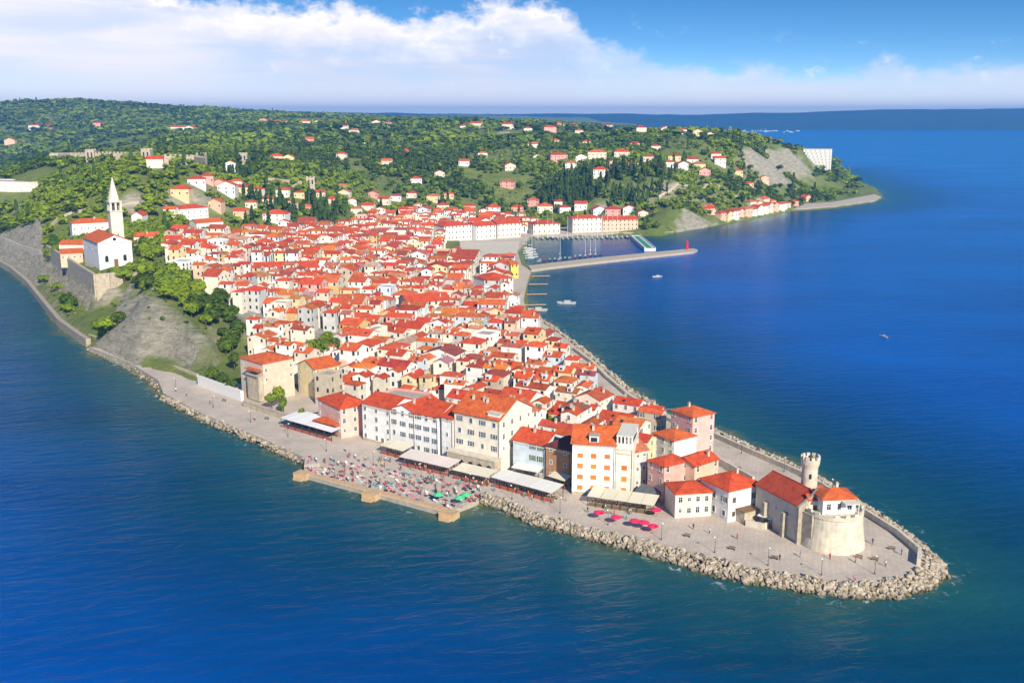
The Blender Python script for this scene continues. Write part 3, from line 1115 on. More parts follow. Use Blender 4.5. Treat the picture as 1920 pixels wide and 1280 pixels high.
def front_house(name, label, a, c, depth, h, kind, pitch, wc, rc, z=QZ, **kw):
    x, y, ang, w = frontage(at(*a, z), at(*c, z), depth)
    root, r = make_house(name, x, y, z, ang, w, depth, h, kind, pitch, WALL[wc] if isinstance(wc, str) else wc, ROOF[rc] if isinstance(rc, str) else rc, label, **kw)
    if name in ('town_house', 'hotel', 'apartment_house'):
        b = MB()
        b.box((0, -depth / 2 - .09, h - .75), (w - .05, .22, .3), 0)
        b.build('cornice', [M['white_stone']], root)
        b = MB()
        b.box((0, -depth / 2 - .06, .45), (w - .06, .16, .9), 0)
        b.build('plinth', [M['pale_stone']], root)
        b = MB()
        b.tube((w / 2 - .35, -depth / 2 - .12, .9), (w / 2 - .35, -depth / 2 - .12, h - .9), .07, .07, 6)
        b.build('downpipe', [M['dark_metal']], root)
    return root, r, w


ROWW = (0.90, 0.88, 0.84)
# ---- the front row on the promenade
root, r, w = front_house('town_house', 'white house with red eaves at the landward end of the tall white front row', (681, 824), (734, 838), 13, 12.4, 'gable_x', .34, ROWW, 'red', group='seafront row')
put_windows(root, window_grid(w, 13, 12.0, 'F', 3, 4, 1.8), WIN, SHUT[1])
put_windows(root, window_grid(w, 13, 12.0, 'L', 3, 3, 3.5), WIN, SHUT[1])
link('door', DOOR, root, None, (w * 0.2, -6.5, 0))
root, r, w = front_house('town_house', 'white house with a red gable facing the sea, second in the tall front row', (734.5, 838), (779, 849), 14, 12.8, 'gable_y', .38, ROWW, 'red', group='seafront row', chimney=2)
put_windows(root, window_grid(w, 14, 13, 'F', 3, 4, 1.9), WIN_SH, SHUT[1])
root, r, w = front_house('town_house', 'white house with red eaves and bluish windows, third in the tall front row', (779.5, 849), (822, 859), 14, 13.0, 'gable_x', .38, ROWW, 'red', group='seafront row', chimney=2)
put_windows(root, window_grid(w, 14, 13, 'F', 3, 4, 1.9), WIN_SH, SHUT[1])
root, r, w = front_house('town_house', 'narrow white house beside the dark passage, left of the big cream hotel', (829, 861), (850, 867), 12, 13.6, 'gable_x', .38, ROWW, 'red', group='seafront row')
put_windows(root, window_grid(w, 12, 14, 'F', 1, 3, 4), WIN_SM, SHUT[2])
# the big cream building
root, r, w = front_house('hotel', 'big cream corner hotel with stone arcade and large orange roof slope', (853, 868), (937, 888), 17, 16.5, 'gable_x', .5, 'cream', 'orange', cat='hotel', chimney=3, over=0.6)
put_windows(root, window_grid(w, 17, 16.5, 'F', 4, 3, 7.3, 3.6, margin=2.0), WIN_SH, SHUT[1])
put_windows(root, window_grid(w, 17, 16.5, 'R', 4, 3, 7.3, 3.6, margin=2.0), WIN, SHUT[1])
b = MB()
b.box((0, -8.5 - 1.6, 2.3), (w + 1.0, 3.2, 4.6), 0)
b.box((0, -8.5 - 1.6, 4.8), (w + 1.4, 3.6, 0.4), 1)
b.build('arcade', [M['pale_stone'], M['white_stone']], root)
for k in range(5):
    b = MB()
    b.ring((0, 0, 0), [(0.0, 0.0)], 3)
    b = MB()
    pts = [(-0.9, 0), (0.9, 0), (0.9, 2.1)] + [(0.9 * math.cos(t), 2.1 + 0.9 * math.sin(t)) for t in np.linspace(0.3, math.pi - 0.3, 6)] + [(-0.9, 2.1)]
    b.face([(x, -11.72, z + 0.1) for x, z in pts], 0)
    b.build('arch_opening', [M['glass']], root, None, loc=(-w / 2 + 1.6 + k * (w - 3.2) / 4, 0, 0))
b = MB()
b.box((w * 0.36, -6.2, 17.2), (w * 0.26, 4.0, 1.4), 0)
b.box((w * 0.36, -6.2, 17.95), (w * 0.30, 4.4, 0.14), 1)
b.build('roof_terrace', [M['white_paint'], M['white_stone']], root)
root, r, w = front_house('hotel_wing', 'long cream wing with pale gable and lean-to roof behind the big cream hotel', (941, 868), (1008, 846), 12, 13.5, 'gable_x', .42, 'cream', 'terracotta', cat='hotel', chimney=1)
put_windows(root, window_grid(w, 12, 13.5, 'F', 4, 3, 4.5), WIN, SHUT[0])
root, r, w = front_house('town_house', 'pale blue-white house with dark green windows next to the brown one', (962, 884), (1021, 897), 11, 10.0, 'gable_x', .40, 'pale blue', 'red', group='seafront row', chimney=1)
put_windows(root, window_grid(w, 11, 10.0, 'F', 4, 3, 2.2, margin=1.4, skip=((0, 0), (0, 1), (0, 2), (1, 0), (1, 1), (1, 2))), WIN_SH, SHUT[0])
root, r, w = front_house('town_house', 'brown house with a dark maroon roof beside the white block', (1023, 899), (1069, 911), 10, 10.5, 'hip', .5, 'brown', 'maroon', group='seafront row')
put_windows(root, window_grid(w, 10, 10.5, 'F', 2, 3, 2.2, margin=1.8), WIN_SM, SHUT[3])
put_windows(root, window_grid(w, 10, 10.5, 'R', 2, 3, 2.2, margin=2.0), WIN_SM, SHUT[3])
ORANGE = (0.75, 0.20, 0.02)
root, r, w = front_house('apartment_house', 'tall white block with rows of orange shuttered windows on the promenade', (1072, 926), (1152, 931), 12, 15.0, 'gable_x', .55, (0.86, 0.85, 0.82), 'orange', cat='building', chimney=1, over=0.5)
put_windows(root, window_grid(w, 12, 15, 'F', 3, 4, 2.2, 3.1, margin=2.2), WIN_BIG, ORANGE)
b = MB()
b.box((0, -4.6, 16.2), (2.6, 2.4, 1.8), 0)
b.box((0, -4.6, 17.2), (3.0, 2.8, 0.2), 1)
b.box((0, -5.83, 16.1), (1.8, 0.06, 1.2), 2)
b.build('dormer', [M['white_paint'], M['concrete'], M['glass']], r)
for k in (-1, 1):
    b = MB()
    b.box((k * w / 6, -6.03, 7.5), (0.18, 0.08, 15.0), 0)
    b.build('downpipe', [M['white_stone']], root)
root, r, w = front_house('apartment_house', 'cream annex with a pillared top loggia joined to the orange-windowed block', (1153, 931.2), (1185, 934), 12, 14.6, 'flat', .4, 'cream', (0.5, 0.48, 0.45), cat='building')
put_windows(root, window_grid(w, 12, 14.6, 'F', 1, 3, 2.2, 3.2), WIN_BIG, ORANGE)
b = MB()
b.box((0, 0, 17.6), (w, 12, 0.3), 1)
for k in range(5):
    b.box((-w / 2 + 0.35 + k * (w - 0.7) / 4, -5.7, 16.45), (0.4, 0.4, 2.0), 0)
    b.box((-w / 2 + 0.35 + k * (w - 0.7) / 4, 5.7, 16.45), (0.4, 0.4, 2.0), 0)
b.box((0, -6.1, 12.9), (w * 0.8, 0.5, 0.5), 1)
b.build('loggia', [M['white_paint'], M['awning']], root)
root, r, w = front_house('town_house', 'grey shaded house with a terracotta roof right of the cream annex', (1187, 925), (1213, 919), 11, 12.0, 'gable_x', .4, 'grey', 'terracotta', group='seafront row', chimney=1)
put_windows(root, window_grid(w, 11, 12, 'F', 2, 3, 3.0), WIN_SM, SHUT[4])


def corner_house(name, label, a, c, bb, h, kind, pitch, wc, rc, z=QZ, depth=None, **kw):
    A, C, B = at(*a, z), at(*c, z), at(*bb, z)
    d = depth or (B - C).length
    x, y, ang, w = frontage(A, C, d)
    root, r = make_house(name, x, y, z, ang, w, d, h, kind, pitch, WALL[wc] if isinstance(wc, str) else wc, ROOF[rc] if isinstance(rc, str) else rc, label, **kw)
    return root, r, w, d


root, r, w, d = corner_house('town_house', 'pink house with dark windows left of the low pale pink house', (1213, 930), (1243, 944), (1280, 930), 10.5, 'hip', .42, 'pink', 'red', depth=9, group='houses near the point')
put_windows(root, window_grid(w, d, 10.5, 'F', 2, 3, 2.5, margin=1.2), WIN, SHUT[3])
put_windows(root, window_grid(w, d, 10.5, 'R', 2, 3, 2.5), WIN, SHUT[3])
root, r, w, d = corner_house('town_house', 'low pale pink house with low red roof and two window rows by the pink one', (1246, 948), (1265, 971), (1306, 952), 6.6, 'hip', .34, (0.82, 0.66, 0.55), 'red', group='houses near the point')
put_windows(root, window_grid(w, d, 7.0, 'R', 4, 2, 2.0, 3.0, margin=1.4), WIN, SHUT[2])
root, r, w, d = corner_house('town_house', 'red-roofed peach house wedged behind the low pale pink house', (1262, 926), (1300, 940), (1330, 925), 10.0, 'gable_y', .42, 'peach', 'red', depth=10, group='houses near the point', chimney=1)
put_windows(root, window_grid(w, d, 10.0, 'R', 2, 3, 2.5), WIN, SHUT[3])
root, r, w, d = corner_house('town_house', 'tall pink house with orange roof against the open sea', (1256, 846), (1296, 862), (1312, 850), 13.5, 'hip', .38, (0.80, 0.45, 0.40), 'orange', depth=9, group='houses near the point', chimney=1)
put_windows(root, window_grid(w, d, 13.5, 'F', 2, 4, 2.5), WIN, SHUT[4])
put_windows(root, window_grid(w, d, 13.5, 'R', 2, 4, 2.5), WIN, SHUT[4])
root, r, w, d = corner_house('town_house', 'orange-roofed white house in front of the tall pink house', (1222, 868), (1262, 884), (1290, 868), 9.5, 'hip', .4, 'white', 'orange', depth=9, group='houses near the point', chimney=1)
put_windows(root, window_grid(w, d, 9.5, 'F', 3, 3, 2.5), WIN, SHUT[4])
root, r, w, d = corner_house('town_house', 'detached white house with red hipped roof beside the old church', (1312, 953), (1364, 979), (1414, 960), 8.6, 'hip', .45, 'white', 'red', cat='house', chimney=1, over=0.5)
put_windows(root, window_grid(w, d, 8.6, 'F', 3, 2, 2.0, 3.8, margin=1.6), WIN_SH, SHUT[3])
put_windows(root, window_grid(w, d, 8.6, 'R', 2, 2, 2.0, 3.8, margin=1.9), WIN_SH, SHUT[3])
b = MB()
b.box((w * 0.5 + 1.6, d * 0.1, 1.6), (3.2, d * 0.7, 3.2), 0)
b.box((w * 0.5 + 1.6, d * 0.1, 3.3), (3.6, d * 0.76, 0.2), 1)
b.build('porch', [M['pale_stone'], M['wood']], root)

# ---- pink house, pavilion and stone tower at the landward end of the promenade
root, r, w, d = corner_house('town_house', 'pink corner house with red hipped roof beside the white pavilion', (598, 800), (640, 822), (676, 806), 10.0, 'hip', .42, (0.80, 0.50, 0.42), 'red', chimney=1, group='houses near the pavilion')
put_windows(root, window_grid(w, d, 10.0, 'F', 2, 3, 2.5), WIN_SM, SHUT[2])
put_windows(root, window_grid(w, d, 10.0, 'R', 3, 3, 2.5), WIN, SHUT[3])
root, r, w, d = corner_house('stone_tower', 'massive old stone tower house with red roof behind the white garden wall', (454, 738), (496, 752), (540, 736), 14.0, 'hip', .28, (0.66, 0.55, 0.42), 'orange', z=2.5, cat='tower')
put_windows(root, window_grid(w, d, 17.5, 'F', 2, 2, 8.0, 3.6), WIN_SM, SHUT[3])
put_windows(root, window_grid(w, d, 14.0, 'R', 2, 2, 8.0, 3.6), WIN_SM, SHUT[3])
b = MB()
b.box((w * 0.22, -d * 0.5 - 1.2, 9.6), (w * 0.5, 2.6, 0.3), 0)
b.box((w * 0.22, -d * 0.5 - 1.1, 11.6), (w * 0.55, 3.0, 0.25), 1)
b.box((w * 0.22, -d * 0.5 - 0.9, 4.7), (w * 0.5, 1.8, 9.4), 0)
b.build('balcony', [M['pale_stone'], M['roof']], root, ROOF['orange'])
root, r, w, d = corner_house('town_house', 'pale yellow house with orange roofs right of the stone tower', (560, 730), (592, 742), (626, 730), 10.0, 'gable_y', .4, 'pale yellow', 'orange', z=3.5, chimney=1, group='houses near the pavilion')
put_windows(root, window_grid(w, d, 10, 'F', 2, 3, 2.5), WIN_SM, SHUT[3])
put_windows(root, window_grid(w, d, 10, 'R', 3, 3, 2.5), WIN_SM, SHUT[3])

# garden wall, white, running along the promenade
A, C = at(371, 722, QZ), at(452, 752, QZ)
x, y, ang, w = frontage(A, C, 1.2)
gw = MB()
gw.box((0, 0, 1.9), (w, 1.2, 3.8), 0)
o = gw.build('garden_wall', [M['white_paint']], None, None, loc=(x, y, QZ), rz=ang)
tag(o, 'long bright white wall along the promenade below the stone tower', 'wall')
FOOT.append((x, y, ang, w, 3))
A, C = at(456, 762, QZ), at(572, 800, QZ)
x, y, ang, w = frontage(A, C, 1.0)
gw = MB()
gw.box((0, 0, 1.0), (w, 1.0, 2.0), 0)
gw.box((0, 0, 2.1), (w + 0.2, 1.3, 0.2), 0)
o = gw.build('garden_wall', [M['pale_stone']], None, None, loc=(x, y, QZ), rz=ang)
tag(o, 'low stone wall between stone tower and white pavilion', 'wall')

# ---- old church, lighthouse and round bastion on the point
fort = at(1577, 1040, QZ)
BC = Vector((fort.x, fort.y + 7.6, QZ))
ft = empty('sea_fort', (BC.x, BC.y, BC.z))
tag(ft, 'round battered stone bastion carrying a small house at the point', 'fort')
b = MB()
b.ring((0, 0, 0), [(8.1, -1), (7.9, 0), (7.2, 4.5), (6.9, 8.0), (7.1, 8.2), (7.1, 9.1), (6.6, 9.1), (6.6, 8.6), (0.1, 8.6)], 40, 0)
b.build('bastion_wall', [M['white_stone']], ft)
for k in range(18):
    a = 2 * math.pi * k / 18
    b = MB()
    b.box((6.85 * math.cos(a), 6.85 * math.sin(a), 9.4), (1.2, 0.5, 0.6), 0, a + math.pi / 2)
    b.build('merlon', [M['white_stone']], ft)
# curtain wall and platform joining the bastion to the church
pa = at(1468, 1002, QZ)
pc = pa + Vector((0.46, -0.888, 0)) * 9.6
e = (pc - pa).normalized()
nrm = Vector((-e.y, e.x, 0))
poly = [pa, pc, pc + nrm * 11, pa + nrm * 11]
b = MB()
b.prism([(q.x - BC.x, q.y - BC.y) for q in poly], -1, 7.6, 0)
b.prism([(q.x - BC.x, q.y - BC.y) for q in (pa + e * 0, pc, pc + nrm * 0.5, pa + nrm * 0.5)], 7.6, 8.5, 0)
b.build('curtain_wall', [M['stone']], ft)
FOOT.append((BC.x, BC.y, 0, 20, 20))

ca, cc = at(1415, 972, QZ), at(1496, 1008, QZ)
cc = ca + Vector((0.40, -0.917, 0)) * 17.0
x, y, ang, w = frontage(ca, cc, 10.5)
root, r = make_house('old_church', x, y, QZ, ang, w, 10.5, 9.5, 'gable_x', .5, (0.55, 0.50, 0.44), ROOF['brick-red'], 'old church nave with plain grey wall and red gabled roof beside the lighthouse', cat='church', over=0.4)
for k in (-0.22, 0.22):
    b = MB()
    b.box((k * w, -5.25 - 0.6, 3.2), (1.0, 1.3, 6.4), 0)
    b.build('buttress', [M['stone']], root)
put_windows(root, window_grid(w, 10.5, 9.5, 'F', 3, 1, 6.2, margin=4.0), WIN_SM, SHUT[3])
b = MB()
b.face([(w / 2 - 0.0, -5.6, 8.5), (w / 2 + 0.7, -5.6, 8.5), (w / 2 + 0.7, 0, 14.0), (w / 2, 0, 14.0)], 0)
b.prism([(w / 2 - 0.1, -5.9), (w / 2 + 0.7, -5.9), (w / 2 + 0.7, 5.9), (w / 2 - 0.1, 5.9)], -2, 9.6, 0)
b.face([(w / 2 + 0.7, -5.9, 9.6), (w / 2 + 0.7, 5.9, 9.6), (w / 2 + 0.7, 0, 13.2)], 0)
b.face([(w / 2 - 0.1, 5.9, 9.6), (w / 2 - 0.1, -5.9, 9.6), (w / 2 - 0.1, 0, 13.2)], 0)
b.face([(w / 2 - 0.1, -5.9, 9.6), (w / 2 + 0.7, -5.9, 9.6), (w / 2 + 0.7, 0, 13.2), (w / 2 - 0.1, 0, 13.2)], 0)
b.face([(w / 2 - 0.1, 0, 13.2), (w / 2 + 0.7, 0, 13.2), (w / 2 + 0.7, 5.9, 9.6), (w / 2 - 0.1, 5.9, 9.6)], 0)
b.build('gable_wall', [M['stone']], root)

lp = at(1516, 921, 12.0)
lh = empty('lighthouse', (lp.x, lp.y, QZ))
tag(lh, 'round cream stone lighthouse tower with flared battlemented top', 'lighthouse')
b = MB()
b.ring((0, 0, 0), [(2.15, -1), (2.1, 3), (1.95, 16.2), (2.3, 17.4), (2.4, 18.6), (1.95, 18.6), (1.95, 17.9), (0.05, 17.9)], 28, 0)
b.build('tower_wall', [M['white_stone']], lh)
for k in range(10):
    a = 2 * math.pi * (k + .5) / 10
    b = MB()
    b.box((2.18 * math.cos(a), 2.18 * math.sin(a), 19.0), (0.8, 0.42, 0.8), 0, a + math.pi / 2)
    b.build('merlon', [M['white_stone']], lh)
b = MB()
b.ring((0, 0, 17.9), [(0.55, 0), (0.55, 0.9), (0.7, 0.9), (0.5, 1.4), (0.05, 1.6)], 12, 0)
b.build('lantern', [M['dark_metal']], lh)
for zz in (7, 11, 14.5):
    b = MB()
    a = R(-100)
    b.box((2.02 * math.cos(a), 2.02 * math.sin(a), zz), (0.5, 0.3, 1.2), 0, a + math.pi / 2)
    b.build('window', [M['glass']], lh)
# keeper's house on the bastion
hp = at(1570, 964, 8.6 + QZ)
root, r = make_house('keepers_house', hp.x, hp.y + 3.4, 8.6 + QZ, R(6), 8.2, 6.6, 4.0, 'hip', .42, WALL['white'], ROOF['orange'], 'small white house with orange hipped roof on top of the bastion', base=0.02, over=0.5, chimney=1)
put_windows(root, window_grid(8.2, 6.6, 4.0, 'F', 3, 1, 2.0, margin=1.5), WIN, SHUT[4])
b = MB()
b.box((2.2, -4.6, 3.4), (3.6, 2.8, 0.15), 1)
for sx in (0.6, 3.8):
    b.box((sx, -5.8, 1.7), (0.15, 0.15, 3.3), 0)
b.build('veranda', [M['white_paint'], M['awning']], root)
hp = at(1527, 962, 7.7 + QZ)
root, r = make_house('gate_lodge', hp.x, hp.y + 2.0, 7.6 + QZ, R(4), 3.2, 3.6, 3.4, 'gable_x', .42, WALL['cream'], ROOF['red'], 'tiny cream lodge with red roof between bastion and church gable', base=0.02, over=0.3)
link('door', DOOR, root, None, (0, -1.8, 0))
hp = at(1524, 936, 9.0 + QZ)
root, r = make_house('keepers_house', hp.x, hp.y, QZ, R(4), 6.0, 5.0, 9.5, 'shed', .35, WALL['beige'], ROOF['red'], 'red lean-to roof linking the bastion house and the lighthouse foot', over=0.3)

# ---- cathedral on the hill
CZ = 25.0
fl, fr = at(187, 503, CZ), at(250, 498, CZ)
x, y, ang, w = frontage(fl, fr, 34)
root, r = make_house('cathedral', x, y, CZ, ang, w, 34, 13.5, 'gable_y', .42, (0.86, 0.84, 0.80), ROOF['orange'], 'large white hilltop church with gabled front and orange roof', cat='church', over=0.5, base=-6)
link('door', DOOR, root, (0.4, .1, .1), (0, -17, 0)).scale = (2.0, 1.6, 2.0)
for s in (-1, 1):
    for q in (0.27,):
        b = MB()
        pts = [(-0.9, 0), (0.9, 0), (0.9, 2.6)] + [(0.9 * math.cos(t), 2.6 + 0.9 * math.sin(t)) for t in np.linspace(0.3, math.pi - 0.3, 6)] + [(-0.9, 2.6)]
        b.face([(px_, -17.06, z + 3) for px_, z in pts], 0)
        b.build('window', [M['glass']], root, loc=(s * q * w, 0, 0))
    b = MB()
    b.box((s * (w / 2 - 0.7), -17.15, 6.75), (1.2, 0.5, 13.5), 0)
    b.build('pilaster', [M['white_paint']], root)
b = MB()
b.box((0, -17.2, 13.3), (w, 0.5, 0.6), 0)
b.build('cornice', [M['white_paint']], root)
b = MB()
b.ring((0, -17.1, 16.5), [(0.01, 0)], 4)
b.v, b.f, b.m = [], [], []
b.face([(0.9 * math.cos(t), -17.06, 15.0 + 0.9 * math.sin(t)) for t in np.linspace(0, 2 * math.pi, 13)[:-1]], 0)
b.build('round_window', [M['glass']], root)
put_windows(root, window_grid(w, 34, 13.5, 'R', 4, 1, 9.0, margin=6), WIN_SH, SHUT[3])
put_windows(root, window_grid(w, 34, 13.5, 'L', 4, 1, 9.0, margin=6), WIN_SH, SHUT[3])

plain('tower_stone', (0.74, 0.68, 0.57), 0.95, 0.25, 0.8, bmp=0.3)
tp = at(222, 478, CZ + 2)
bt = empty('bell_tower', (tp.x, tp.y, CZ), ang)
tag(bt, 'slender pale bell tower with pointed spire behind the hilltop church', 'bell tower')
b = MB()
b.box((0, 0, 12), (6.6, 6.6, 30), 0)
b.box((0, 0, 27.2), (7.4, 7.4, 0.6), 1)
b.build('tower_shaft', [M['tower_stone'], M['white_stone']], bt)
b = MB()
for sx in (-1, 0, 1):
    for sy in (-1, 0, 1):
        if sx or sy:
            b.box((sx * 2.7, sy * 2.7, 29.8), (1.0, 1.0, 4.6), 0)
b.box((0, 0, 32.4), (7.2, 7.2, 0.8), 1)
b.box((0, 0, 29.0), (3.6, 3.6, 3.0), 2)
b.build('belfry', [M['tower_stone'], M['white_stone'], M['dark_metal']], bt)
b = MB()
b.ring((0, 0, 32.8), [(3.0, 0), (2.7, 2.6), (2.6, 2.8), (0.05, 13.5)], 8, 0)
b.ring((0, 0, 46.0), [(0.12, 0), (0.3, 0.4), (0.12, 0.8), (0.05, 2.2)], 6, 1)
b.build('spire', [M['tower_stone'], M['dark_metal']], bt)
for s in ('F', 'R', 'L'):
    sx, sy, rz = SIDE[s]
    link('window', WIN_SM, bt, None, (sx * 3.32, sy * 3.32, 14), rz)

root, r, w = front_house('parish_house', 'long white parish building with orange roof left of the bell tower', (137, 447), (211, 443), 12, 9.5, 'hip', .4, 'white', 'orange', z=27, cat='house', chimney=2)
put_windows(root, window_grid(w, 12, 9.5, 'F', 6, 2, 2.5, 3.5), WIN_SM, SHUT[3])
root, r, w = front_house('chapel', 'narrow white chapel with steep gable right of the bell tower', (248, 428), (268, 428), 12, 9.0, 'gable_y', .6, 'white', 'red', z=27, cat='chapel')
root, r, w = front_house('house', 'low house with two orange roofs on the left rim of the church terrace', (112, 476), (168, 476), 9, 5.5, 'gable_x', .4, 'cream', 'orange', z=25, group='houses around the hilltop church', chimney=1)
put_windows(root, window_grid(w, 9, 5.5, 'F', 4, 2, 2.0, 3), WIN_SM, SHUT[3])
root, r, w = front_house('house', 'small orange-roofed house on the cliff edge left of the church', (114, 489), (156, 487), 6, 4.0, 'shed', .3, 'peach', 'orange', z=24.5, group='houses around the hilltop church')
put_windows(root, window_grid(w, 6, 4.5, 'F', 4, 1, 2.0, 3), WIN_SM, SHUT[3])
root, r, w = front_house('house', 'wide cream house with orange roof immediately right of the hilltop church', (252, 466), (300, 464), 10, 7.0, 'gable_x', .4, 'cream', 'orange', z=25, group='houses around the hilltop church', chimney=1)
put_windows(root, window_grid(w, 10, 7, 'F', 5, 2, 2.0, 3), WIN_SM, SHUT[3])
root, r, w = front_house('house', 'white house with red roof standing above the church between trees', (257, 402), (292, 400), 10, 7.5, 'hip', .4, 'white', 'red', z=30, group='houses around the hilltop church')
put_windows(root, window_grid(w, 10, 7.5, 'F', 4, 2, 2.0, 3), WIN_SM, SHUT[3])
root, r, w = front_house('house', 'big white block with red roof on the slope above the old town', (340, 424), (392, 420), 14, 12.5, 'hip', .35, 'white', 'red', z=25, group='white houses above the town')
put_windows(root, window_grid(w, 14, 12.5, 'F', 5, 3, 3.0, 3.4), WIN_SM, SHUT[3])
root, r, w = front_house('house', 'white house with orange roof in front of the big white block', (370, 444), (420, 440), 12, 9.5, 'gable_x', .35, 'white', 'orange', z=21, group='white houses above the town')
put_windows(root, window_grid(w, 12, 9.5, 'F', 4, 3, 3.0, 3.4), WIN_SM, SHUT[3])

# ------------------------------------------------------------------ the packed old town
def corners(cx, cy, ang, w, d):
    ca, sa = math.cos(ang), math.sin(ang)
    return [(cx + u * ca - v * sa, cy + u * sa + v * ca) for u, v in ((-w / 2, -d / 2), (w / 2, -d / 2), (w / 2, d / 2), (-w / 2, d / 2))]


def overlap(a, b):
    if math.hypot(a[0] - b[0], a[1] - b[1]) > (math.hypot(a[3], a[4]) + math.hypot(b[3], b[4])) / 2:
        return False
    A, B = corners(*a), corners(*b)
    for ang in (a[2], a[2] + math.pi / 2, b[2], b[2] + math.pi / 2):
        ux, uy = math.cos(ang), math.sin(ang)
        pa = [x * ux + y * uy for x, y in A]
        pb = [x * ux + y * uy for x, y in B]
        if max(pa) <= min(pb) or max(pb) <= min(pa):
            return False
    return True


# larger single buildings inside the town and round the harbour square
def block(name, label, a, c, depth, h, kind, pitch, wc, rc, z, cols, floors, cat='building', **kw):
    root, r, w = front_house(name, label, a, c, depth, h, kind, pitch, wc, rc, z=z, cat=cat, **kw)
    if cols:
        spots = window_grid(w, depth, h, 'F', cols, floors, 2.4, (h - 3.4) / max(1, floors - 1) if floors > 1 else 3)
        joined_windows(root, spots)
    return root, r, w


block('hall', 'long white hall with a sweeping red roof in the middle of the old town', (478, 534), (598, 530), 16, 9.0, 'gable_x', .35, 'white', 'red', 9, 9, 2)
block('hall', 'broad house with a large plain red roof near the harbour street', (766, 603), (846, 596), 15, 9.5, 'gable_x', .38, 'beige', 'red', 3, 7, 2, chimney=2)
block('palace', 'white palace with red roof standing between the dark street and the beach', (917, 556), (962, 551), 17, 9.5, 'hip', .35, 'white', 'red', QZ, 6, 2, chimney=1)
block('house', 'narrow yellow house facing the harbour behind the white palace', (958, 522), (972, 521), 8, 9, 'gable_x', .35, (0.85, 0.62, 0.10), 'orange', QZ, 2, 2, cat='house')
block('palace', 'bright white town hall block at the landward corner of the harbour square', (833, 453), (885, 449), 18, 12.5, 'hip', .32, (0.85, 0.83, 0.78), 'red', QZ, 8, 3)
block('palace', 'white square-side house second from the town hall corner', (893, 450), (930, 447), 15, 11.5, 'gable_x', .35, 'white', 'red', QZ, 5, 3)
block('palace', 'cream square-side house third from the town hall corner', (933, 447), (976, 444), 15, 12.0, 'gable_x', .35, 'cream', 'red', QZ, 6, 3)
block('palace', 'low cream house with dark red roof on the far harbour quay', (1000, 440), (1050, 438), 14, 9.0, 'hip', .4, 'cream', 'brick-red', QZ, 6, 2)
block('palace', 'white harbour-front house beside the ferry pier', (1074, 436.5), (1128, 434.5), 14, 12.5, 'hip', .35, 'cream', 'red', QZ, 7, 3)
block('palace', 'long peach harbour-front building with red roof next to the ferry pier', (1130, 434.5), (1196, 433), 14, 10.5, 'gable_x', .35, 'peach', 'red', QZ, 9, 3)
block('house', 'pink seaside house with red roof at the foot of the wooded slope', (1227, 412), (1264, 411), 14, 10.5, 'hip', .35, 'pink', 'red', 4, 5, 3, cat='house')
block('house', 'low white seaside pavilion with red roof below the pink house', (1236, 432), (1280, 427), 8, 5.5, 'gable_x', .35, 'white', 'red', 2, 5, 1, cat='house')
block('house', 'pale house at the head of the coast road near the cliff bite', (1316, 413), (1342, 411), 11, 11.0, 'gable_x', .35, 'peach', 'red', 3, 3, 3, cat='house')
square = MB()
sq = P2([(838, 483), (838, 458), (870, 455), (975, 452), (970, 470), (962, 486), (900, 488)], QZ + 0.006)
square.prism(sq, QZ - 0.5, QZ + 0.006, 0)
tag(square.build('harbour_square', [M['white_stone']]), kind='structure')

KEEP_OUT = [np.array(P2(q, 3)) for q in (
    [(880, 500), (914, 500), (916, 560), (884, 560)],
    [(452, 628), (480, 690), (452, 700), (420, 640)],
    [(575, 640), (640, 632), (650, 668), (585, 676)],
    [(836, 445), (980, 445), (975, 492), (836, 490)],
    [(1010, 660), (1026, 660), (1050, 735), (1030, 735)])]
lots = []


def split(x0, y0, x1, y1, lvl, big):
    w, d = x1 - x0, y1 - y0
    lim = rng.uniform(7.2, 11.6) * big
    if max(w, d) < lim or (max(w, d) < lim * 1.5 and rng.random() < 0.25):
        lots.append(((x0 + x1) / 2, (y0 + y1) / 2, w, d))
        return
    gap = 3.2 if max(w, d) > 48 else (rng.choice((0.05, 0.3, 1.4, 2.4)))
    t = rng.uniform(0.40, 0.60)
    if w > d * 1.05:
        m_ = x0 + w * t
        split(x0, y0, m_ - gap / 2, y1, lvl + 1, big)
        split(m_ + gap / 2, y0, x1, y1, lvl + 1, big)
    else:
        m_ = y0 + d * t
        split(x0, y0, x1, m_ - gap / 2, lvl + 1, big)
        split(x0, m_ + gap / 2, x1, y1, lvl + 1, big)


town = []
for ylo, yhi, phi, big in ((250, 352, -30, 1.0), (352, 455, -22, 1.0), (455, 590, -11, 1.02), (590, 745, -6, 1.08), (745, 1100, 2, 1.12)):
    lots.clear()
    phi = R(phi)
    ca, sa = math.cos(phi), math.sin(phi)
    cy0 = (ylo + yhi) / 2
    split(-260, -(yhi - ylo) * 0.9, 260, (yhi - ylo) * 0.9, 0, big)
    for lx, ly, w, d in lots:
        cx, cy = lx * ca - ly * sa - 70, lx * sa + ly * ca + cy0
        if not (ylo <= cy < yhi) or min(w, d) < 4.2:
            continue
        town.append([cx, cy, phi + R(rng.uniform(-4, 4)), w * 0.985, d * 0.985])
tx = np.array([t[0] for t in town])
ty = np.array([t[1] for t in town])
dd, inn = seg_dist(tx, ty, town_poly)
ok = inn & (dd > 3.0)
for q in KEEP_OUT:
    ok &= ~seg_dist(tx, ty, q)[1]
sel = []
for i in np.nonzero(ok)[0]:
    t = tuple(town[i])
    if any(overlap(t, f) for f in FOOT):
        continue
    if any(overlap((t[0], t[1], t[2], t[3] * .93, t[4] * .93), f) for f in sel):
        continue
    if t[1] > 360 and rng.random() < 0.035:
        continue
    sel.append(t)
sel.sort(key=lambda t: t[1] * t[1] + t[0] * t[0])
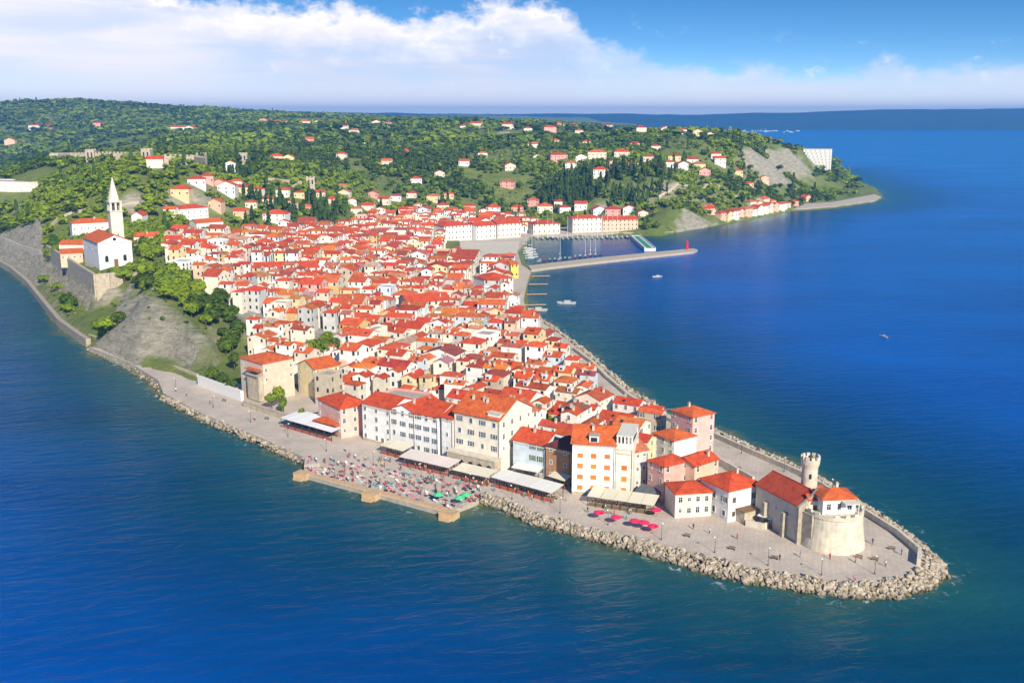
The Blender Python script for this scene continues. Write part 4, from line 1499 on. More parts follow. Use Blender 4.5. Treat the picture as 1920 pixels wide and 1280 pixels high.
zs = height([t[0] for t in sel], [t[1] for t in sel])
WK = ['white'] * 9 + ['cream'] * 8 + ['pale yellow'] * 2 + ['beige'] * 3 + ['peach'] + ['pink', 'ochre', 'grey', 'stone', 'pale blue']
RK = ['orange'] * 6 + ['red'] * 9 + ['brick-red'] * 4 + ['terracotta'] * 2 + ['faded pink'] + ['brown-red']
KK = ['gable_x'] * 8 + ['gable_y'] * 3 + ['hip'] * 4 + ['flat']


def shade(c, v=0.12):
    k = 1 + rng.uniform(-v, v)
    return tuple(min(0.9, x * k) for x in c)


def tile(c):
    k = rng.uniform(.78, 1.15)
    return (min(.8, c[0] * k * rng.uniform(.92, 1.08)), c[1] * k * rng.uniform(.75, 1.45), c[2] * k * rng.uniform(.7, 1.6))


specs = []
for t, z in zip(sel, zs):
    w, d = t[3], t[4]
    wk, rk, kind = rng.choice(WK), rng.choice(RK), rng.choice(KK)
    h = rng.uniform(6.2, 11.8) * (1.0 if t[1] < 600 else 0.92)
    if w < 6.5 or d < 6.5:
        h = min(h, 10)
    if kind == 'gable_y' and w > d * 1.4:
        kind = 'gable_x'
    if kind == 'gable_x' and d > w * 1.5:
        kind = 'gable_y'
    specs.append([t, max(QZ - .1, z), h, kind, rng.uniform(.32, .44) if t[1] > 400 else rng.uniform(.34, .46), wk, rk])

N_HOUSE = 300
near = specs[:N_HOUSE]
# rows of roofs counted from the lighthouse, places within a row counted from the south shore
rowof = lambda t: int((t[1] - 262) // 17)
rows_ = {}
for s in near:
    rows_.setdefault(rowof(s[0]), []).append(s)
row_no = {r: i for i, r in enumerate(sorted(rows_))}
KINDWORD = {'gable_x': 'gabled', 'gable_y': 'gable-fronted', 'hip': 'hipped', 'flat': 'flat'}
for s in near:
    t, z, h, kind, pitch, wk, rk = s
    r = rowof(t)
    k = sorted(rows_[r], key=lambda q: -q[0][0]).index(s)
    rkw = 'terrace' if kind == 'flat' else rk
    label = f"{wk} house with {('flat terrace' if kind == 'flat' else rk + ' ' + KINDWORD[kind])} roof, {ORD[k]} from southern shore in {ORD[row_no[r]]} town row"
    rc = tile(ROOF[rk]) if kind != 'flat' else (.6, .58, .54)
    root, rf = make_house('town_house', t[0], t[1], z, t[2], t[3], t[4], h, kind, pitch, shade(WALL[wk], .08), rc, label, 'house', 'old town houses', base=-5.0,
                          chimney=rng.choice((0, 1, 1, 2)) if t[1] < 470 else (1 if rng.random() < .4 else 0), reserve=False, over=0.2)
    if kind in ('gable_x', 'shed') and t[1] < 440 and rng.random() < .30:
        b = MB()
        u = rng.uniform(-.25, .25) * t[3]
        zz = h + t[4] * .25 * pitch
        b.box((u, -t[4] * .27, zz + .35), (1.7, 1.9, 1.5), 0)
        b.box((u, -t[4] * .27 - .97, zz + .45), (1.0, .05, .8), 1)
        b.box((u, -t[4] * .27, zz + 1.17), (2.0, 2.2, .14), 2)
        b.build('dormer', [M['wall'], M['glass'], M['roof']], rf, shade(ROOF[rk]) if rng.random() < .3 else WALL['white'])
    if kind == 'gable_x' and t[1] < 440 and rng.random() < .35:
        b = MB()
        u, v = rng.uniform(-.3, .3) * t[3], -t[4] * rng.uniform(.15, .35)
        zz = h + (t[4] / 2 + v) * pitch + .27
        b.v = [(u - .5, v - .6, zz - .6 * pitch + .08), (u + .5, v - .6, zz - .6 * pitch + .08), (u + .5, v + .6, zz + .6 * pitch + .08), (u - .5, v + .6, zz + .6 * pitch + .08)]
        b.f, b.m = [[0, 1, 2, 3]], [0]
        b.build('skylight', [M['glass']], rf)
    if rng.random() < .22 and t[1] < 440 and h > 8:
        b = MB()
        hh2 = h * rng.uniform(.45, .7)
        s_ = rng.choice((-1, 1))
        b.box((s_ * t[3] * .2, -t[4] / 2 - .7, hh2 / 2 - 2), (t[3] * .45, 1.4, hh2 + 4), 0)
        b.build('annex', [M['wall']], root, shade(WALL[rng.choice(WK)], .08))
    cols, fl = max(1, int(t[3] / 3.0)), max(2, int(h / 3.1))
    spots = window_grid(t[3], t[4], h, 'F', cols, fl, 1.8) + window_grid(t[3], t[4], h, 'R', max(1, int(t[4] / 3.2)), fl, 1.8)
    if t[0] < -0.1 * t[1]:
        spots += window_grid(t[3], t[4], h, 'L', max(1, int(t[4] / 3.4)), fl, 1.8)
    if t[1] < 345:
        spots = [q for q in spots if q[0][2] > h * 0.35]
        put_windows(root, spots, rng.choice((WIN, WIN_SM, WIN_SH)), rng.choice(SHUT))
    else:
        joined_windows(root, [q for q in spots if rng.random() < .8], w=rng.uniform(.8, 1.15), h=rng.uniform(1.1, 1.7))


def stuff_houses(name, items, extra=True):
    """many small far houses as one mass: walls and roofs with their own tints"""
    V, F, Mi, T = [], [], [], []
    for t, z, h, kind, pitch, wk, rk in items:
        ca, sa = math.cos(t[2]), math.sin(t[2])
        for part in (0, 1):
            b = MB()
            if part == 0:
                wall_faces(b, t[3], t[4], h, kind, pitch, -5)
                col = shade(WALL[wk], .08)
            else:
                roof_faces(b, t[3], t[4], h, kind, pitch, .25)
                col = tile(ROOF[rk]) if kind != 'flat' else (.55, .53, .5)
            o = len(V)
            V += [(x * ca - y * sa + t[0], x * sa + y * ca + t[1], zz + z) for x, y, zz in b.v]
            F += [[i + o for i in f] for f in b.f]
            Mi += [part] * len(b.f)
            T += [(*col, 1)] * len(b.v)
        b = MB()
        for (x, y, zz), rz in window_grid(t[3], t[4], h, 'F', max(1, int(t[3] / 3.2)), 3, 2.0) + window_grid(t[3], t[4], h, 'R', max(1, int(t[4] / 3.2)), 3, 2.0):
            c2, s2 = math.cos(rz), math.sin(rz)
            b.face([(x + u * c2 + .05 * s2, y + u * s2 - .05 * c2, zz + v) for u, v in ((-.5, -.75), (.5, -.75), (.5, .75), (-.5, .75))], 2)
        o = len(V)
        V += [(x * ca - y * sa + t[0], x * sa + y * ca + t[1], zz + z) for x, y, zz in b.v]
        F += [[i + o for i in f] for f in b.f]
        Mi += [2] * len(b.f)
        T += [(0, 0, 0, 1)] * len(b.v)
    me = bpy.data.meshes.new(name)
    me.from_pydata(V, [], F)
    for mm in ('wall_far', 'roof_far', 'glass'):
        me.materials.append(M[mm])
    me.polygons.foreach_set('material_index', Mi)
    a = me.attributes.new('tint', 'FLOAT_COLOR', 'POINT')
    a.data.foreach_set('color', np.array(T, dtype=np.float32).ravel())
    me.update()
    return link(name, me)


o = stuff_houses('far_town', specs[N_HOUSE:])
tag(o, 'dense far mass of red roofs and pale walls around the harbour square', 'houses', kind='stuff')
print('TOWN', len(specs))

# ------------------------------------------------------------------ villas on the slopes
VILLA = {
    'on the ridge skyline': [(1332, 259, 16), (1308, 256, 18), (1278, 252, 18), (1247, 249, 20), (1224, 245, 16), (1203, 250, 20), (1162, 249, 20), (1140, 240, 20), (1107, 242, 24), (1086, 252, 16), (1074, 243, 18), (1046, 240, 22), (1031, 249, 24),
                             (990, 248, 16), (951, 243, 28), (893, 241, 22), (868, 242, 10), (775, 244, 14), (727, 239, 18), (705, 238, 18), (645, 242, 14), (613, 239, 16), (593, 237, 16), (571, 237, 20), (540, 236, 18), (519, 235, 18), (494, 234, 22)],
    'on the middle slope': [(1434, 343, 16), (1342, 300, 20), (1350, 312, 22), (1322, 330, 22), (1310, 320, 24), (1300, 307, 22), (1266, 302, 24), (1257, 314, 18), (1218, 303, 22), (1167, 300, 30), (1120, 300, 36), (1126, 333, 30), (1090, 304, 22), (1046, 305, 34),
                            (1008, 301, 16), (955, 321, 22), (952, 354, 26), (823, 333, 20), (682, 270, 20), (665, 255, 24), (606, 266, 16), (579, 270, 18), (540, 306, 22), (516, 304, 24), (1186, 315, 20), (1070, 318, 22), (1150, 312, 18), (1240, 322, 18), (1280, 318, 20), (1385, 330, 18), (1405, 352, 18), (905, 296, 18), (870, 312, 20), (760, 290, 18), (725, 310, 20), (780, 345, 22), (640, 300, 20), (1000, 278, 20), (1040, 272, 18), (930, 272, 16), (1100, 274, 18), (1190, 276, 18), (1230, 282, 18), (820, 270, 16)],
    'below the woods': [(1512, 378, 16), (1476, 389, 16), (1461, 393, 20), (1441, 397, 20), (1421, 400, 22), (1398, 404, 26), (1374, 408, 24), (1352, 411, 20), (1432, 384, 22), (1408, 391, 22), (1180, 404, 24), (1150, 410, 30), (1122, 408, 26), (1058, 400, 22), (1022, 402, 30),
                                 (1048, 388, 20), (970, 398, 24), (925, 402, 26), (1490, 386, 16), (1364, 409, 20), (1386, 406, 20), (1410, 402, 20), (1431, 398, 20), (1452, 395, 18), (1468, 391, 16), (1330, 398, 18), (1420, 390, 18), (1446, 386, 18), (880, 396, 24), (830, 394, 24), (1090, 396, 24), (1000, 390, 22), (1205, 412, 20)],
    'above the old town': [(646, 372, 22), (660, 385, 16), (622, 384, 20), (640, 358, 20), (600, 372, 18), (531, 372, 26), (516, 420, 46), (480, 368, 24), (456, 364, 24), (450, 410, 26), (441, 352, 24), (424, 366, 34), (410, 352, 24), (386, 344, 26), (366, 350, 34), (338, 378, 36), (430, 322, 26), (575, 398, 22), (690, 396, 24), (720, 386, 22), (742, 378, 20), (700, 372, 18), (772, 374, 20), (812, 380, 22), (842, 374, 18), (668, 402, 22), (560, 372, 20), (500, 384, 24), (470, 392, 22), (545, 392, 20), (404, 396, 26), (318, 404, 24)],
    'on the far western hill': [(356, 248, 20), (332, 247, 26), (183, 238, 18), (91, 243, 18), (66, 243, 26), (18, 272, 20)],
}
villa_cols = ['white', 'cream', 'white', 'peach', 'pale yellow', 'pink', 'white', 'beige']
for where, lst in VILLA.items():
    for k, (px_, py_, wpx) in enumerate(lst):
        q = hit(px_, py_)
        w = max(7.0, wpx * q.y / 1920 * 0.95)
        wk, rk = rng.choice(villa_cols), rng.choice(['red', 'red', 'orange', 'terracotta', 'brick-red'])
        h = min(8.5, max(4.6, w * rng.uniform(.36, .55)))
        d = min(w * 0.8, 13) + rng.uniform(-1, 1)
        kind = rng.choice(('hip', 'hip', 'gable_x', 'gable_y'))
        if rng.random() < .0:
            continue
        lab = f"{wk} villa with {rk} {KINDWORD[kind]} roof {where}, {ORD[k]} from the cape"
        root, rf = make_house('villa', q.x, q.y + d / 2, max(q.z, 1.5, ground(q.x, q.y + d / 2) - .3), (R(48) + R(rng.uniform(-6, 6))) if (where == 'below the woods' and px_ > 1310) else R(rng.uniform(-14, 14)), w, d, h, kind, .42, shade(WALL[wk], .06), shade(ROOF[rk]), lab, 'house', 'villas ' + where, base=-6)
        if q.y < 1400:
            joined_windows(root, window_grid(w, d, h, 'F', max(2, int(w / 4)), 2, 2.2, 3.2))

# cape hotel: stepped white slab block
q = at(1534, 320, 20)
root = empty('cape_hotel', (q.x, q.y, 12), R(-4))
tag(root, 'big white stepped hotel on the cape above the pale cliff', 'hotel')
b = MB()
for k in range(9):
    b.box((9 - k * 1.5, 6, k * 4.6 + 2.2), (20 + k * 3.0, 16, 4.2), 0)
    b.box((9 - k * 1.5, 6, k * 4.6 + 4.45), (21 + k * 3.0, 17.5, 0.4), 1)
b.build('wall', [M['white_paint'], M['white_stone']], root)
b = MB()
for k in range(9):
    for c in range(6):
        b.box((9 - k * 1.5 + (c - 2.5) * (20 + k * 3.0) / 6, 6 - 8.05, k * 4.6 + 2.0), (2.2, 0.12, 2.0), 0)
o = b.build('window_row', [M['painted']], root, (.34, .37, .42))
o['kind'] = 'stuff'
FOOT.append((q.x, q.y + 6, 0, 40, 26))

# ------------------------------------------------------------------ walls, terraces and tracks on the hills
def hgrid(X, Y):
    X, Y = np.asarray(X, float), np.asarray(Y, float)
    i = np.clip(np.searchsorted(GX, X) - 1, 0, len(GX) - 2)
    j = np.clip(np.searchsorted(GY, Y) - 1, 0, len(GY) - 2)
    fx = np.clip((X - GX[i]) / (GX[i + 1] - GX[i]), 0, 1)
    fy = np.clip((Y - GY[j]) / (GY[j + 1] - GY[j]), 0, 1)
    return (gz[j, i] * (1 - fx) + gz[j, i + 1] * fx) * (1 - fy) + (gz[j + 1, i] * (1 - fx) + gz[j + 1, i + 1] * fx) * fy


def wall_line(root, pts, h, t, mat, merlons=False, name='wall_segment', base=5.0, level=None):
    """a wall along world points; each stretch is a part"""
    o = root.location
    for p, q in zip(pts[:-1], pts[1:]):
        d = Vector((q.x - p.x, q.y - p.y))
        L_ = d.length
        if L_ < 0.1:
            continue
        a = math.atan2(d.y, d.x)
        z0, z1 = (p.z, q.z) if level is None else (level, level)
        n = Vector((-d.y, d.x)).normalized() * (t / 2)
        b = MB()
        v = []
        for (P, z) in ((p, z0), (q, z1)):
            for s in (-1, 1):
                v.append((P.x + s * n.x - o.x, P.y + s * n.y - o.y, z - base - o.z))
                v.append((P.x + s * n.x - o.x, P.y + s * n.y - o.y, z + h - o.z))
        b.v = v
        b.f = [[0, 4, 5, 1], [6, 2, 3, 7], [1, 5, 7, 3], [2, 0, 1, 3], [4, 6, 7, 5]]
        b.m = [0] * 5
        if merlons:
            k = int(L_ / 3.2)
            for i in range(k):
                f = (i + .5) / k
                b.box((p.x + d.x * f - o.x, p.y + d.y * f - o.y, z0 + (z1 - z0) * f + h + 0.7 - o.z), (1.7, t * .8, 1.6), 0, a)
        b.build(name, [mat], root)


cw = [hit(x, y) for x, y in ((102, 304), (135, 304), (170, 303), (205, 302), (240, 303), (272, 305))]
root = empty('city_wall', cw[2])
tag(root, 'long battlemented stone city wall crowning the hill behind the church', 'wall')
wall_line(root, cw, 7.0, 2.0, M['pale_stone'], True)
cw2 = [hit(x, y) for x, y in ((306, 309), (335, 309), (362, 310), (384, 311))]
root = empty('city_wall', cw2[1])
tag(root, 'shorter battlemented city wall stretch right of the hilltop gate house', 'wall')
wall_line(root, cw2, 7.0, 2.0, M['pale_stone'], True)
cw3 = [hit(x, y) for x, y in ((496, 345), (520, 347), (552, 351), (580, 354))]
root = empty('city_wall', cw3[1])
tag(root, 'ruined stone city wall above the dark cypress grove', 'wall')
wall_line(root, cw3, 6.0, 1.8, M['pale_stone'], False)
for (x, y), hh, lab in (((104, 305), 8, 'square stone wall tower at the seaward end of the city wall'), ((172, 304), 10.5, 'square battlemented tower in the middle of the long city wall'),
                        ((277, 306), 11, 'stone wall tower next to the hilltop gate house'), ((379, 311), 11, 'battlemented tower with dark openings on the shorter city wall'),
                        ((457, 308), 10, 'lone stone tower right of the battlemented walls'), ((583, 354), 10, 'ruined stone tower at the end of the ruined wall')):
    q = hit(x, y)
    t = empty('wall_tower', q, R(rng.uniform(-10, 10)))
    tag(t, lab, 'tower', 'city wall towers')
    b = MB()
    b.box((0, 0, hh / 2 - 3), (7.5, 7.0, hh + 6), 0)
    b.build('tower_wall', [M['pale_stone']], t)
    for sx in (-1, 0, 1):
        for sy in (-1, 1):
            b = MB()
            b.box((sx * 2.9, sy * 3.1, hh + 0.5), (1.6, 0.8, 1.0), 0)
            b.build('merlon', [M['pale_stone']], t)
    for sx in (-1, 1):
        b = MB()
        b.box((sx * 1.6, -3.52, hh * 0.62), (1.3, 0.1, hh * 0.4), 0)
        b.build('opening', [M['glass']], t)
q = hit(292, 312)
make_house('gate_house', q.x, q.y, q.z, R(10), 13, 9, 6, 'gable_x', .45, WALL['cream'], ROOF['red'], 'red-roofed gate house between the two battlemented wall stretches', base=-5)
q = hit(428, 316)

# terrace walls of the church hill
T = [at(88, 462, 24), at(118, 480, 25), at(150, 500, 25), at(178, 517, 25), at(204, 515, 25), at(226, 512, 25), at(236, 503, 25)]
root = empty('terrace_wall', T[3])
tag(root, 'tall stone retaining wall holding up the church terrace above the sea', 'wall')
wall_line(root, T, 0.9, 1.6, M['pale_stone'], False, base=24)
Wp = [hit(x, y) for x, y in ((96, 428), (112, 412), (135, 403), (180, 394), (225, 389), (260, 383), (300, 372), (318, 362))]
root = empty('hillside_wall', Wp[3])
tag(root, 'pale wall climbing the green slope behind the bell tower', 'wall')
wall_line(root, Wp, 2.6, 0.8, M['pale_stone'], False, base=3)
Wp = [hit(x, y) for x, y in ((8, 452), (40, 466), (75, 476), (100, 482))]
root = empty('hillside_wall', Wp[1])
tag(root, 'pale wall along the shaded slope above the northern shore', 'wall')
wall_line(root, Wp, 2.5, 0.8, M['white_stone'], False, base=3)
Wp = [at(x, y, QZ) for x, y in ((168, 632), (205, 642), (250, 660), (300, 682), (345, 698), (371, 708))]
root = empty('promenade_wall', Wp[2])
tag(root, 'low stone wall along the promenade under the grey cliff', 'wall')
wall_line(root, Wp, 1.5, 0.9, M['pale_stone'], False, base=2)
Wp = [at(x, y, 1.6) for x, y in ((-20, 484), (20, 505), (52, 532), (84, 572), (112, 606), (150, 634), (166, 644))]
root = empty('shore_wall', Wp[2])
tag(root, 'dark sea wall along the shaded northern shore under the church', 'wall')
wall_line(root, Wp, 2.4, 2.2, M['stone'], False, base=4)


def strip(name, pts, width, mat, lift=0.35):
    V, F = [], []
    dense = []
    for p, q in zip(pts[:-1], pts[1:]):
        n = max(1, int((q - p).length / 6))
        dense += [p.lerp(q, i / n) for i in range(n)]
    dense.append(pts[-1])
    for i, p in enumerate(dense):
        d = dense[min(i + 1, len(dense) - 1)] - dense[max(i - 1, 0)]
        n = Vector((-d.y, d.x, 0)).normalized() * (width / 2)
        z = max(float(hgrid(p.x + s * n.x, p.y + s * n.y)) for s in (-1, 0, 1)) + lift
        V += [(p.x - n.x, p.y - n.y, z), (p.x + n.x, p.y + n.y, z), (p.x - n.x * 1.3, p.y - n.y * 1.3, z - 3), (p.x + n.x * 1.3, p.y + n.y * 1.3, z - 3)]
    for i in range(len(dense) - 1):
        a, c = 4 * i, 4 * i + 4
        F += [(a, a + 1, c + 1, c), (a + 2, a, c, c + 2), (a + 1, a + 3, c + 3, c + 1)]
    me = bpy.data.meshes.new(name)
    me.from_pydata(V, [], F)
    me.materials.append(mat)
    o = link(name, me)
    tag(o, kind='structure')


strip('hill_road', [hit(x, y) for x, y in ((1232, 372), (1255, 359), (1290, 350), (1330, 344))], 4.5, M['pale_stone'], 0.4)
strip('hill_track', [hit(x, y) for x, y in ((1345, 350), (1365, 362), (1385, 372))], 4, M['pale_stone'], 0.4)
strip('field_track', [hit(x, y) for x, y in ((880, 276), (915, 268), (935, 256), (946, 248))], 16, M['concrete'], 0.5)
strip('church_path', [hit(x, y) for x, y in ((250, 512), (290, 540), (320, 555), (350, 575))], 3, M['pale_stone'], 0.5)

# bay hotel beyond the hill at the western edge
q = hit(12, 362)
root, r = make_house('bay_hotel', q.x, q.y + 15, max(2, q.z), R(-20), 62, 26, 9, 'flat', .2, WALL['white'], (.6, .6, .6), 'pale flat-roofed building on the far beach beyond the shaded slope', cat='hotel')

# ------------------------------------------------------------------ trees
def crown_template(seed, n, leaf, shape, core=True):
    """leaf-clump quads over a lumpy crown; unit-sized: radius 1, centre at 0"""
    r = np.random.default_rng(seed)
    V, F = [], []
    lobes = r.normal(0, 1, (13, 3))
    lobes /= np.linalg.norm(lobes, axis=1)[:, None]
    lobes[:, 2] = np.abs(lobes[:, 2]) * 1.1 - 0.45
    lobes *= r.uniform(.45, 1.05, (13, 1))
    for i in range(n):
        if shape == 'cypress':
            u = r.random()
            a = r.random() * 2 * math.pi
            rad = (0.30 * (1 - u) ** 0.7 + 0.03) * (0.75 + 0.4 * r.random())
            c = np.array([rad * math.cos(a), rad * math.sin(a), -1 + 2.0 * u])
            nrm = np.array([math.cos(a), math.sin(a), 0.35])
            s = leaf * (0.6 + 0.6 * r.random())
        else:
            k = lobes[r.integers(13)]
            dv = r.normal(0, 1, 3)
            dv /= np.linalg.norm(dv)
            c = k * 0.58 + dv * 0.44 * (0.6 + 0.5 * r.random())
            nrm = dv + c * .8 + np.array([0, 0, 0.25]) + r.normal(0, .45, 3)
            s = leaf * (0.6 + 0.8 * r.random())
        nrm = nrm / np.linalg.norm(nrm)
        t = np.cross(nrm, r.normal(0, 1, 3))
        t /= np.linalg.norm(t)
        w = np.cross(nrm, t)
        b = len(V)
        V += [c + s * (t * .5 + w * .1), c + s * (-t * .1 + w * .5), c + s * (-t * .5 - w * .1), c + s * (t * .1 - w * .5)]
        F.append([b, b + 1, b + 2, b + 3])
    return np.array(V), np.array(F)


def crown_mesh(name, seed, n, leaf, shape='round'):
    V, F = crown_template(seed, n, leaf, shape)
    return np_mesh(name, V, F, [M['leaf']])


CROWN = [crown_mesh('crown', s, 620, 0.26) for s in range(7)]
CYP = [crown_mesh('cypress_crown', s, 320, 0.24, 'cypress') for s in (21, 22)]
TRUNK = MB()
TRUNK.tube((0, 0, -0.6), (0.02, 0.01, 0.5), 0.10, 0.07, 7)
TRUNK.tube((0.02, 0.01, 0.48), (0.06, -0.02, 1.0), 0.068, 0.03, 6)
for a in (0.4, 2.4, 4.4):
    TRUNK.tube((0.02, 0.01, 0.5), (0.45 * math.cos(a), 0.45 * math.sin(a), 0.95), 0.045, 0.02, 5)
TRUNK = TRUNK.mesh('trunk', [M['bark']])
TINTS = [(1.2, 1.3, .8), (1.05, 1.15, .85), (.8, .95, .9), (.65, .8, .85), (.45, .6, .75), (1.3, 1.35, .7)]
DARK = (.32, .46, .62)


def plant_tree(x, y, z, rad, hh, tint, label, group, cyp=False, name='tree'):
    root = empty(name, (x, y, z), rng.uniform(0, 6.28))
    tag(root, label, 'tree', group)
    tr = link('trunk', TRUNK, root)
    if cyp:
        tr.scale = (1.6, 1.6, hh * 0.3)
        c = link('crown', rng.choice(CYP), root, tint, (0, 0, hh * 0.53))
        c.scale = (rad / 0.33, rad / 0.33, hh * 0.49)
    else:
        tr.scale = (rad * .9, rad * .9, hh * 0.62)
        c = link('crown', rng.choice(CROWN), root, tint, (0, 0, hh * 0.62))
        c.scale = (rad * rng.uniform(.85, 1.15), rad * rng.uniform(.85, 1.15), hh * rng.uniform(.40, .52))
    return root


# trees singled out in the town and along the promenade
for k, (x, y, z, rad, hh, t, lab) in enumerate([
    (588, 668, 6, 4.2, 9, 0, 'olive-green tree in the walled garden above the yellow house, nearest the stone tower'),
    (606, 672, 6, 4.5, 9, 2, 'broad green tree in the middle of the walled town garden'),
    (628, 668, 6, 4.0, 9, 3, 'darker tree at the harbour end of the walled town garden'),
    (614, 652, 7, 4.0, 8, 0, 'sunlit tree at the back of the walled town garden'),
    (510, 764, 3, 2.6, 7, 1, 'small yellowish tree before the lit side of the stone tower'),
    (532, 772, 3, 2.4, 6, 2, 'bright green bushy tree at the garden wall corner by the stone tower'),
    (524, 758, 3, 2.6, 8, 0, 'slim sunlit tree growing between stone tower and yellow house'),
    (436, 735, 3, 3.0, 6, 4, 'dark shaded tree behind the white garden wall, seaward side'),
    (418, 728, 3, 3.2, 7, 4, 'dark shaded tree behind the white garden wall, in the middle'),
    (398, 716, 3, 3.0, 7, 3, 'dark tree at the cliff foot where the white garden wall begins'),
    (440, 690, 4, 3.4, 8, 4, 'shaded tree on the slope left of the stone tower'),
    (424, 668, 5, 3.4, 8, 3, 'bushy tree at the lower end of the cliff'),
    (568, 792, QZ, 1.8, 6, 1, 'slim tree beside the pink corner house'),
    (1040, 812, QZ, 3.0, 8, 0, 'bright green tree in the gap behind the brown house'),
    (1300, 958, QZ, 1.6, 4, 0, 'low bush between the pale pink house and detached white house'),
]):
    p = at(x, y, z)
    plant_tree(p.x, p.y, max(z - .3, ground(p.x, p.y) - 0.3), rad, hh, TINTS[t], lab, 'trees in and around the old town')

# woodland: scattered over the hills, thinned where roofs, walls and cliffs show
foot = np.array([(f[0], f[1], max(f[3], f[4]) / 2 + 2.5) for f in FOOT])


def scatter(y0, y1, step, x_of):
    ys = np.arange(y0, y1, step)
    P = []
    for yy in ys:
        xs = np.arange(x_of(yy)[0], x_of(yy)[1], step)
        P.append(np.c_[xs, np.full(xs.shape, yy)])
    P = np.concatenate(P)
    return P + NPR.uniform(-.48, .48, P.shape) * step


def cull(P, step):
    X, Y = P[:, 0], P[:, 1]
    Z = hgrid(X, Y)
    keep = Z > 1.6
    d, ins = seg_dist(X, Y, coast)
    keep &= ins & (d > 5)
    d, ins = seg_dist(X, Y, town_poly)
    keep &= ~(ins & (d > 3))
    d, ins = seg_dist(X, Y, np.array(quay))
    keep &= ~(ins & (Z < 4.5))
    for q in KEEP_OUT[3:4]:
        keep &= ~seg_dist(X, Y, q)[1]
    e = 3.0
    gx_, gy_ = (hgrid(X + e, Y) - hgrid(X - e, Y)) / (2 * e), (hgrid(X, Y + e) - hgrid(X, Y - e)) / (2 * e)
    keep &= np.hypot(gx_, gy_) < 0.80
    for fx_, fy_, fr in foot:
        dx, dy = X - fx_, Y - fy_
        keep &= ~((np.hypot(dx, dy) < fr) | ((np.abs(dx) < fr * .9) & (dy < 0) & (dy > -fr - 9)))
    # hidden behind a rise as seen from anywhere near the viewpoint
    vis = np.ones(len(X), bool)
    top = Z + 14
    for f in np.linspace(0.35, 0.97, 36):
        h_ = hgrid(X * f, Y * f)
        vis &= ~(h_ > (CAM_H + 12) + (top - CAM_H - 12) * f + 4)
    return P[keep & vis], Z[keep & vis]


near_P, near_Z = cull(scatter(430, 1400, 7.2, lambda yy: (-.56 * yy - 20, .60 * yy + 20)), 7.2)
far_P, far_Z = cull(scatter(1400, 3900, 21, lambda yy: (-.58 * yy, .50 * yy)), 21)
# open ground: noise clearings, the church terrace and the orchard slope stay looser
dens = vnoise(near_P[:, 0], near_P[:, 1], 46, 31)
keepn = (dens > 0.31) | (NPR.random(len(near_P)) < 0.18)
terr = np.array([tuple(hit(x, y)[:2]) for x, y in ((120, 482), (178, 516), (232, 510), (252, 500), (250, 470), (160, 470))])
keepn &= ~seg_dist(near_P[:, 0], near_P[:, 1], terr)[1]
keepn &= ~(seg_dist(near_P[:, 0], near_P[:, 1], CLIFF)[1])
dw_, lw_ = seg_dist(near_P[:, 0], near_P[:, 1], WALL_FOOT)
keepn &= ~(lw_ & (near_P[:, 0] > -225))
near_P, near_Z = near_P[keepn], near_Z[keepn]


def tint_of(P):
    r_ = NPR.random(len(P))
    g = vnoise(P[:, 0], P[:, 1], 90, 41) + .35 * (vnoise(P[:, 0], P[:, 1], 22, 43) - .5)
    T = np.zeros((len(P), 3))
    bright = np.array([1.18, 1.30, .75])
    mid = np.array([.78, .95, .85])
    dark = np.array([.46, .60, .58])
    T[:] = mid
    T[g > .55] = bright
    T[g < .31] = dark
    T[r_ < .09] = dark
    T[r_ > .90] = bright * 1.08
    return T * (0.85 + .3 * NPR.random((len(P), 1)))


near_T = tint_of(near_P)
# church hill: brighter, olive and vine green
ch = (near_P[:, 0] < -0.30 * near_P[:, 1]) & (near_P[:, 1] < 930)
near_T[ch & (NPR.random(len(near_P)) < .75)] = np.array([1.22, 1.32, .72])
near_R = NPR.uniform(3.2, 5.9, len(near_P))
near_H = near_R * NPR.uniform(1.3, 1.9, len(near_P))
is_cyp = np.zeros(len(near_P), bool)
for x, y, rad in ((560, 400, 48), (600, 395, 30), (1150, 350, 60), (1100, 345, 40), (430, 330, 26), (1060, 370, 30)):
    q = hit(x, y)
    m_ = np.hypot(near_P[:, 0] - q.x, near_P[:, 1] - q.y) < rad
    is_cyp |= m_ & (NPR.random(len(near_P)) < .75)
is_cyp |= NPR.random(len(near_P)) < .03
near_T[is_cyp] = np.array(DARK) * NPR.uniform(.8, 1.3, (is_cyp.sum(), 1))

# the trees that show largest stand as single trees; the rest is wood
dist = np.hypot(near_P[:, 0], near_P[:, 1])
order = np.argsort(dist)
single = order[:210]


def region(x, y):
    if y < 470:
        return 'tree above the grey cliff', 'trees above the cliff'
    if x < -0.40 * y:
        return 'tree on the shaded northern shore slope', 'trees on the shaded shore slope'
    if x < -0.335 * y:
        return 'tree on the hill around the church', 'trees around the church'
    return 'tree on the bank between church and roofs', 'trees between church and town'


n_lab = {}
for i in single:
    x, y = near_P[i]
    lab, grp = region(x, y)
    if is_cyp[i]:
        lab, grp = 'dark pointed cypress on the hill near the church', 'cypresses near the church'
    else:
        lum = near_T[i][0]
        lab = ('dark green ' if lum < .7 else ('bright olive ' if lum > 1.3 else 'mid-green ')) + lab
    n_lab[lab] = n_lab.get(lab, 0) + 1
    lab += ', ' + ORD[n_lab[lab] - 1] + ' from the point'
    plant_tree(x, y, near_Z[i] - .3, near_R[i] * .95, near_H[i], tuple(near_T[i]), lab, grp, bool(is_cyp[i]), name='cypress' if is_cyp[i] else 'tree')


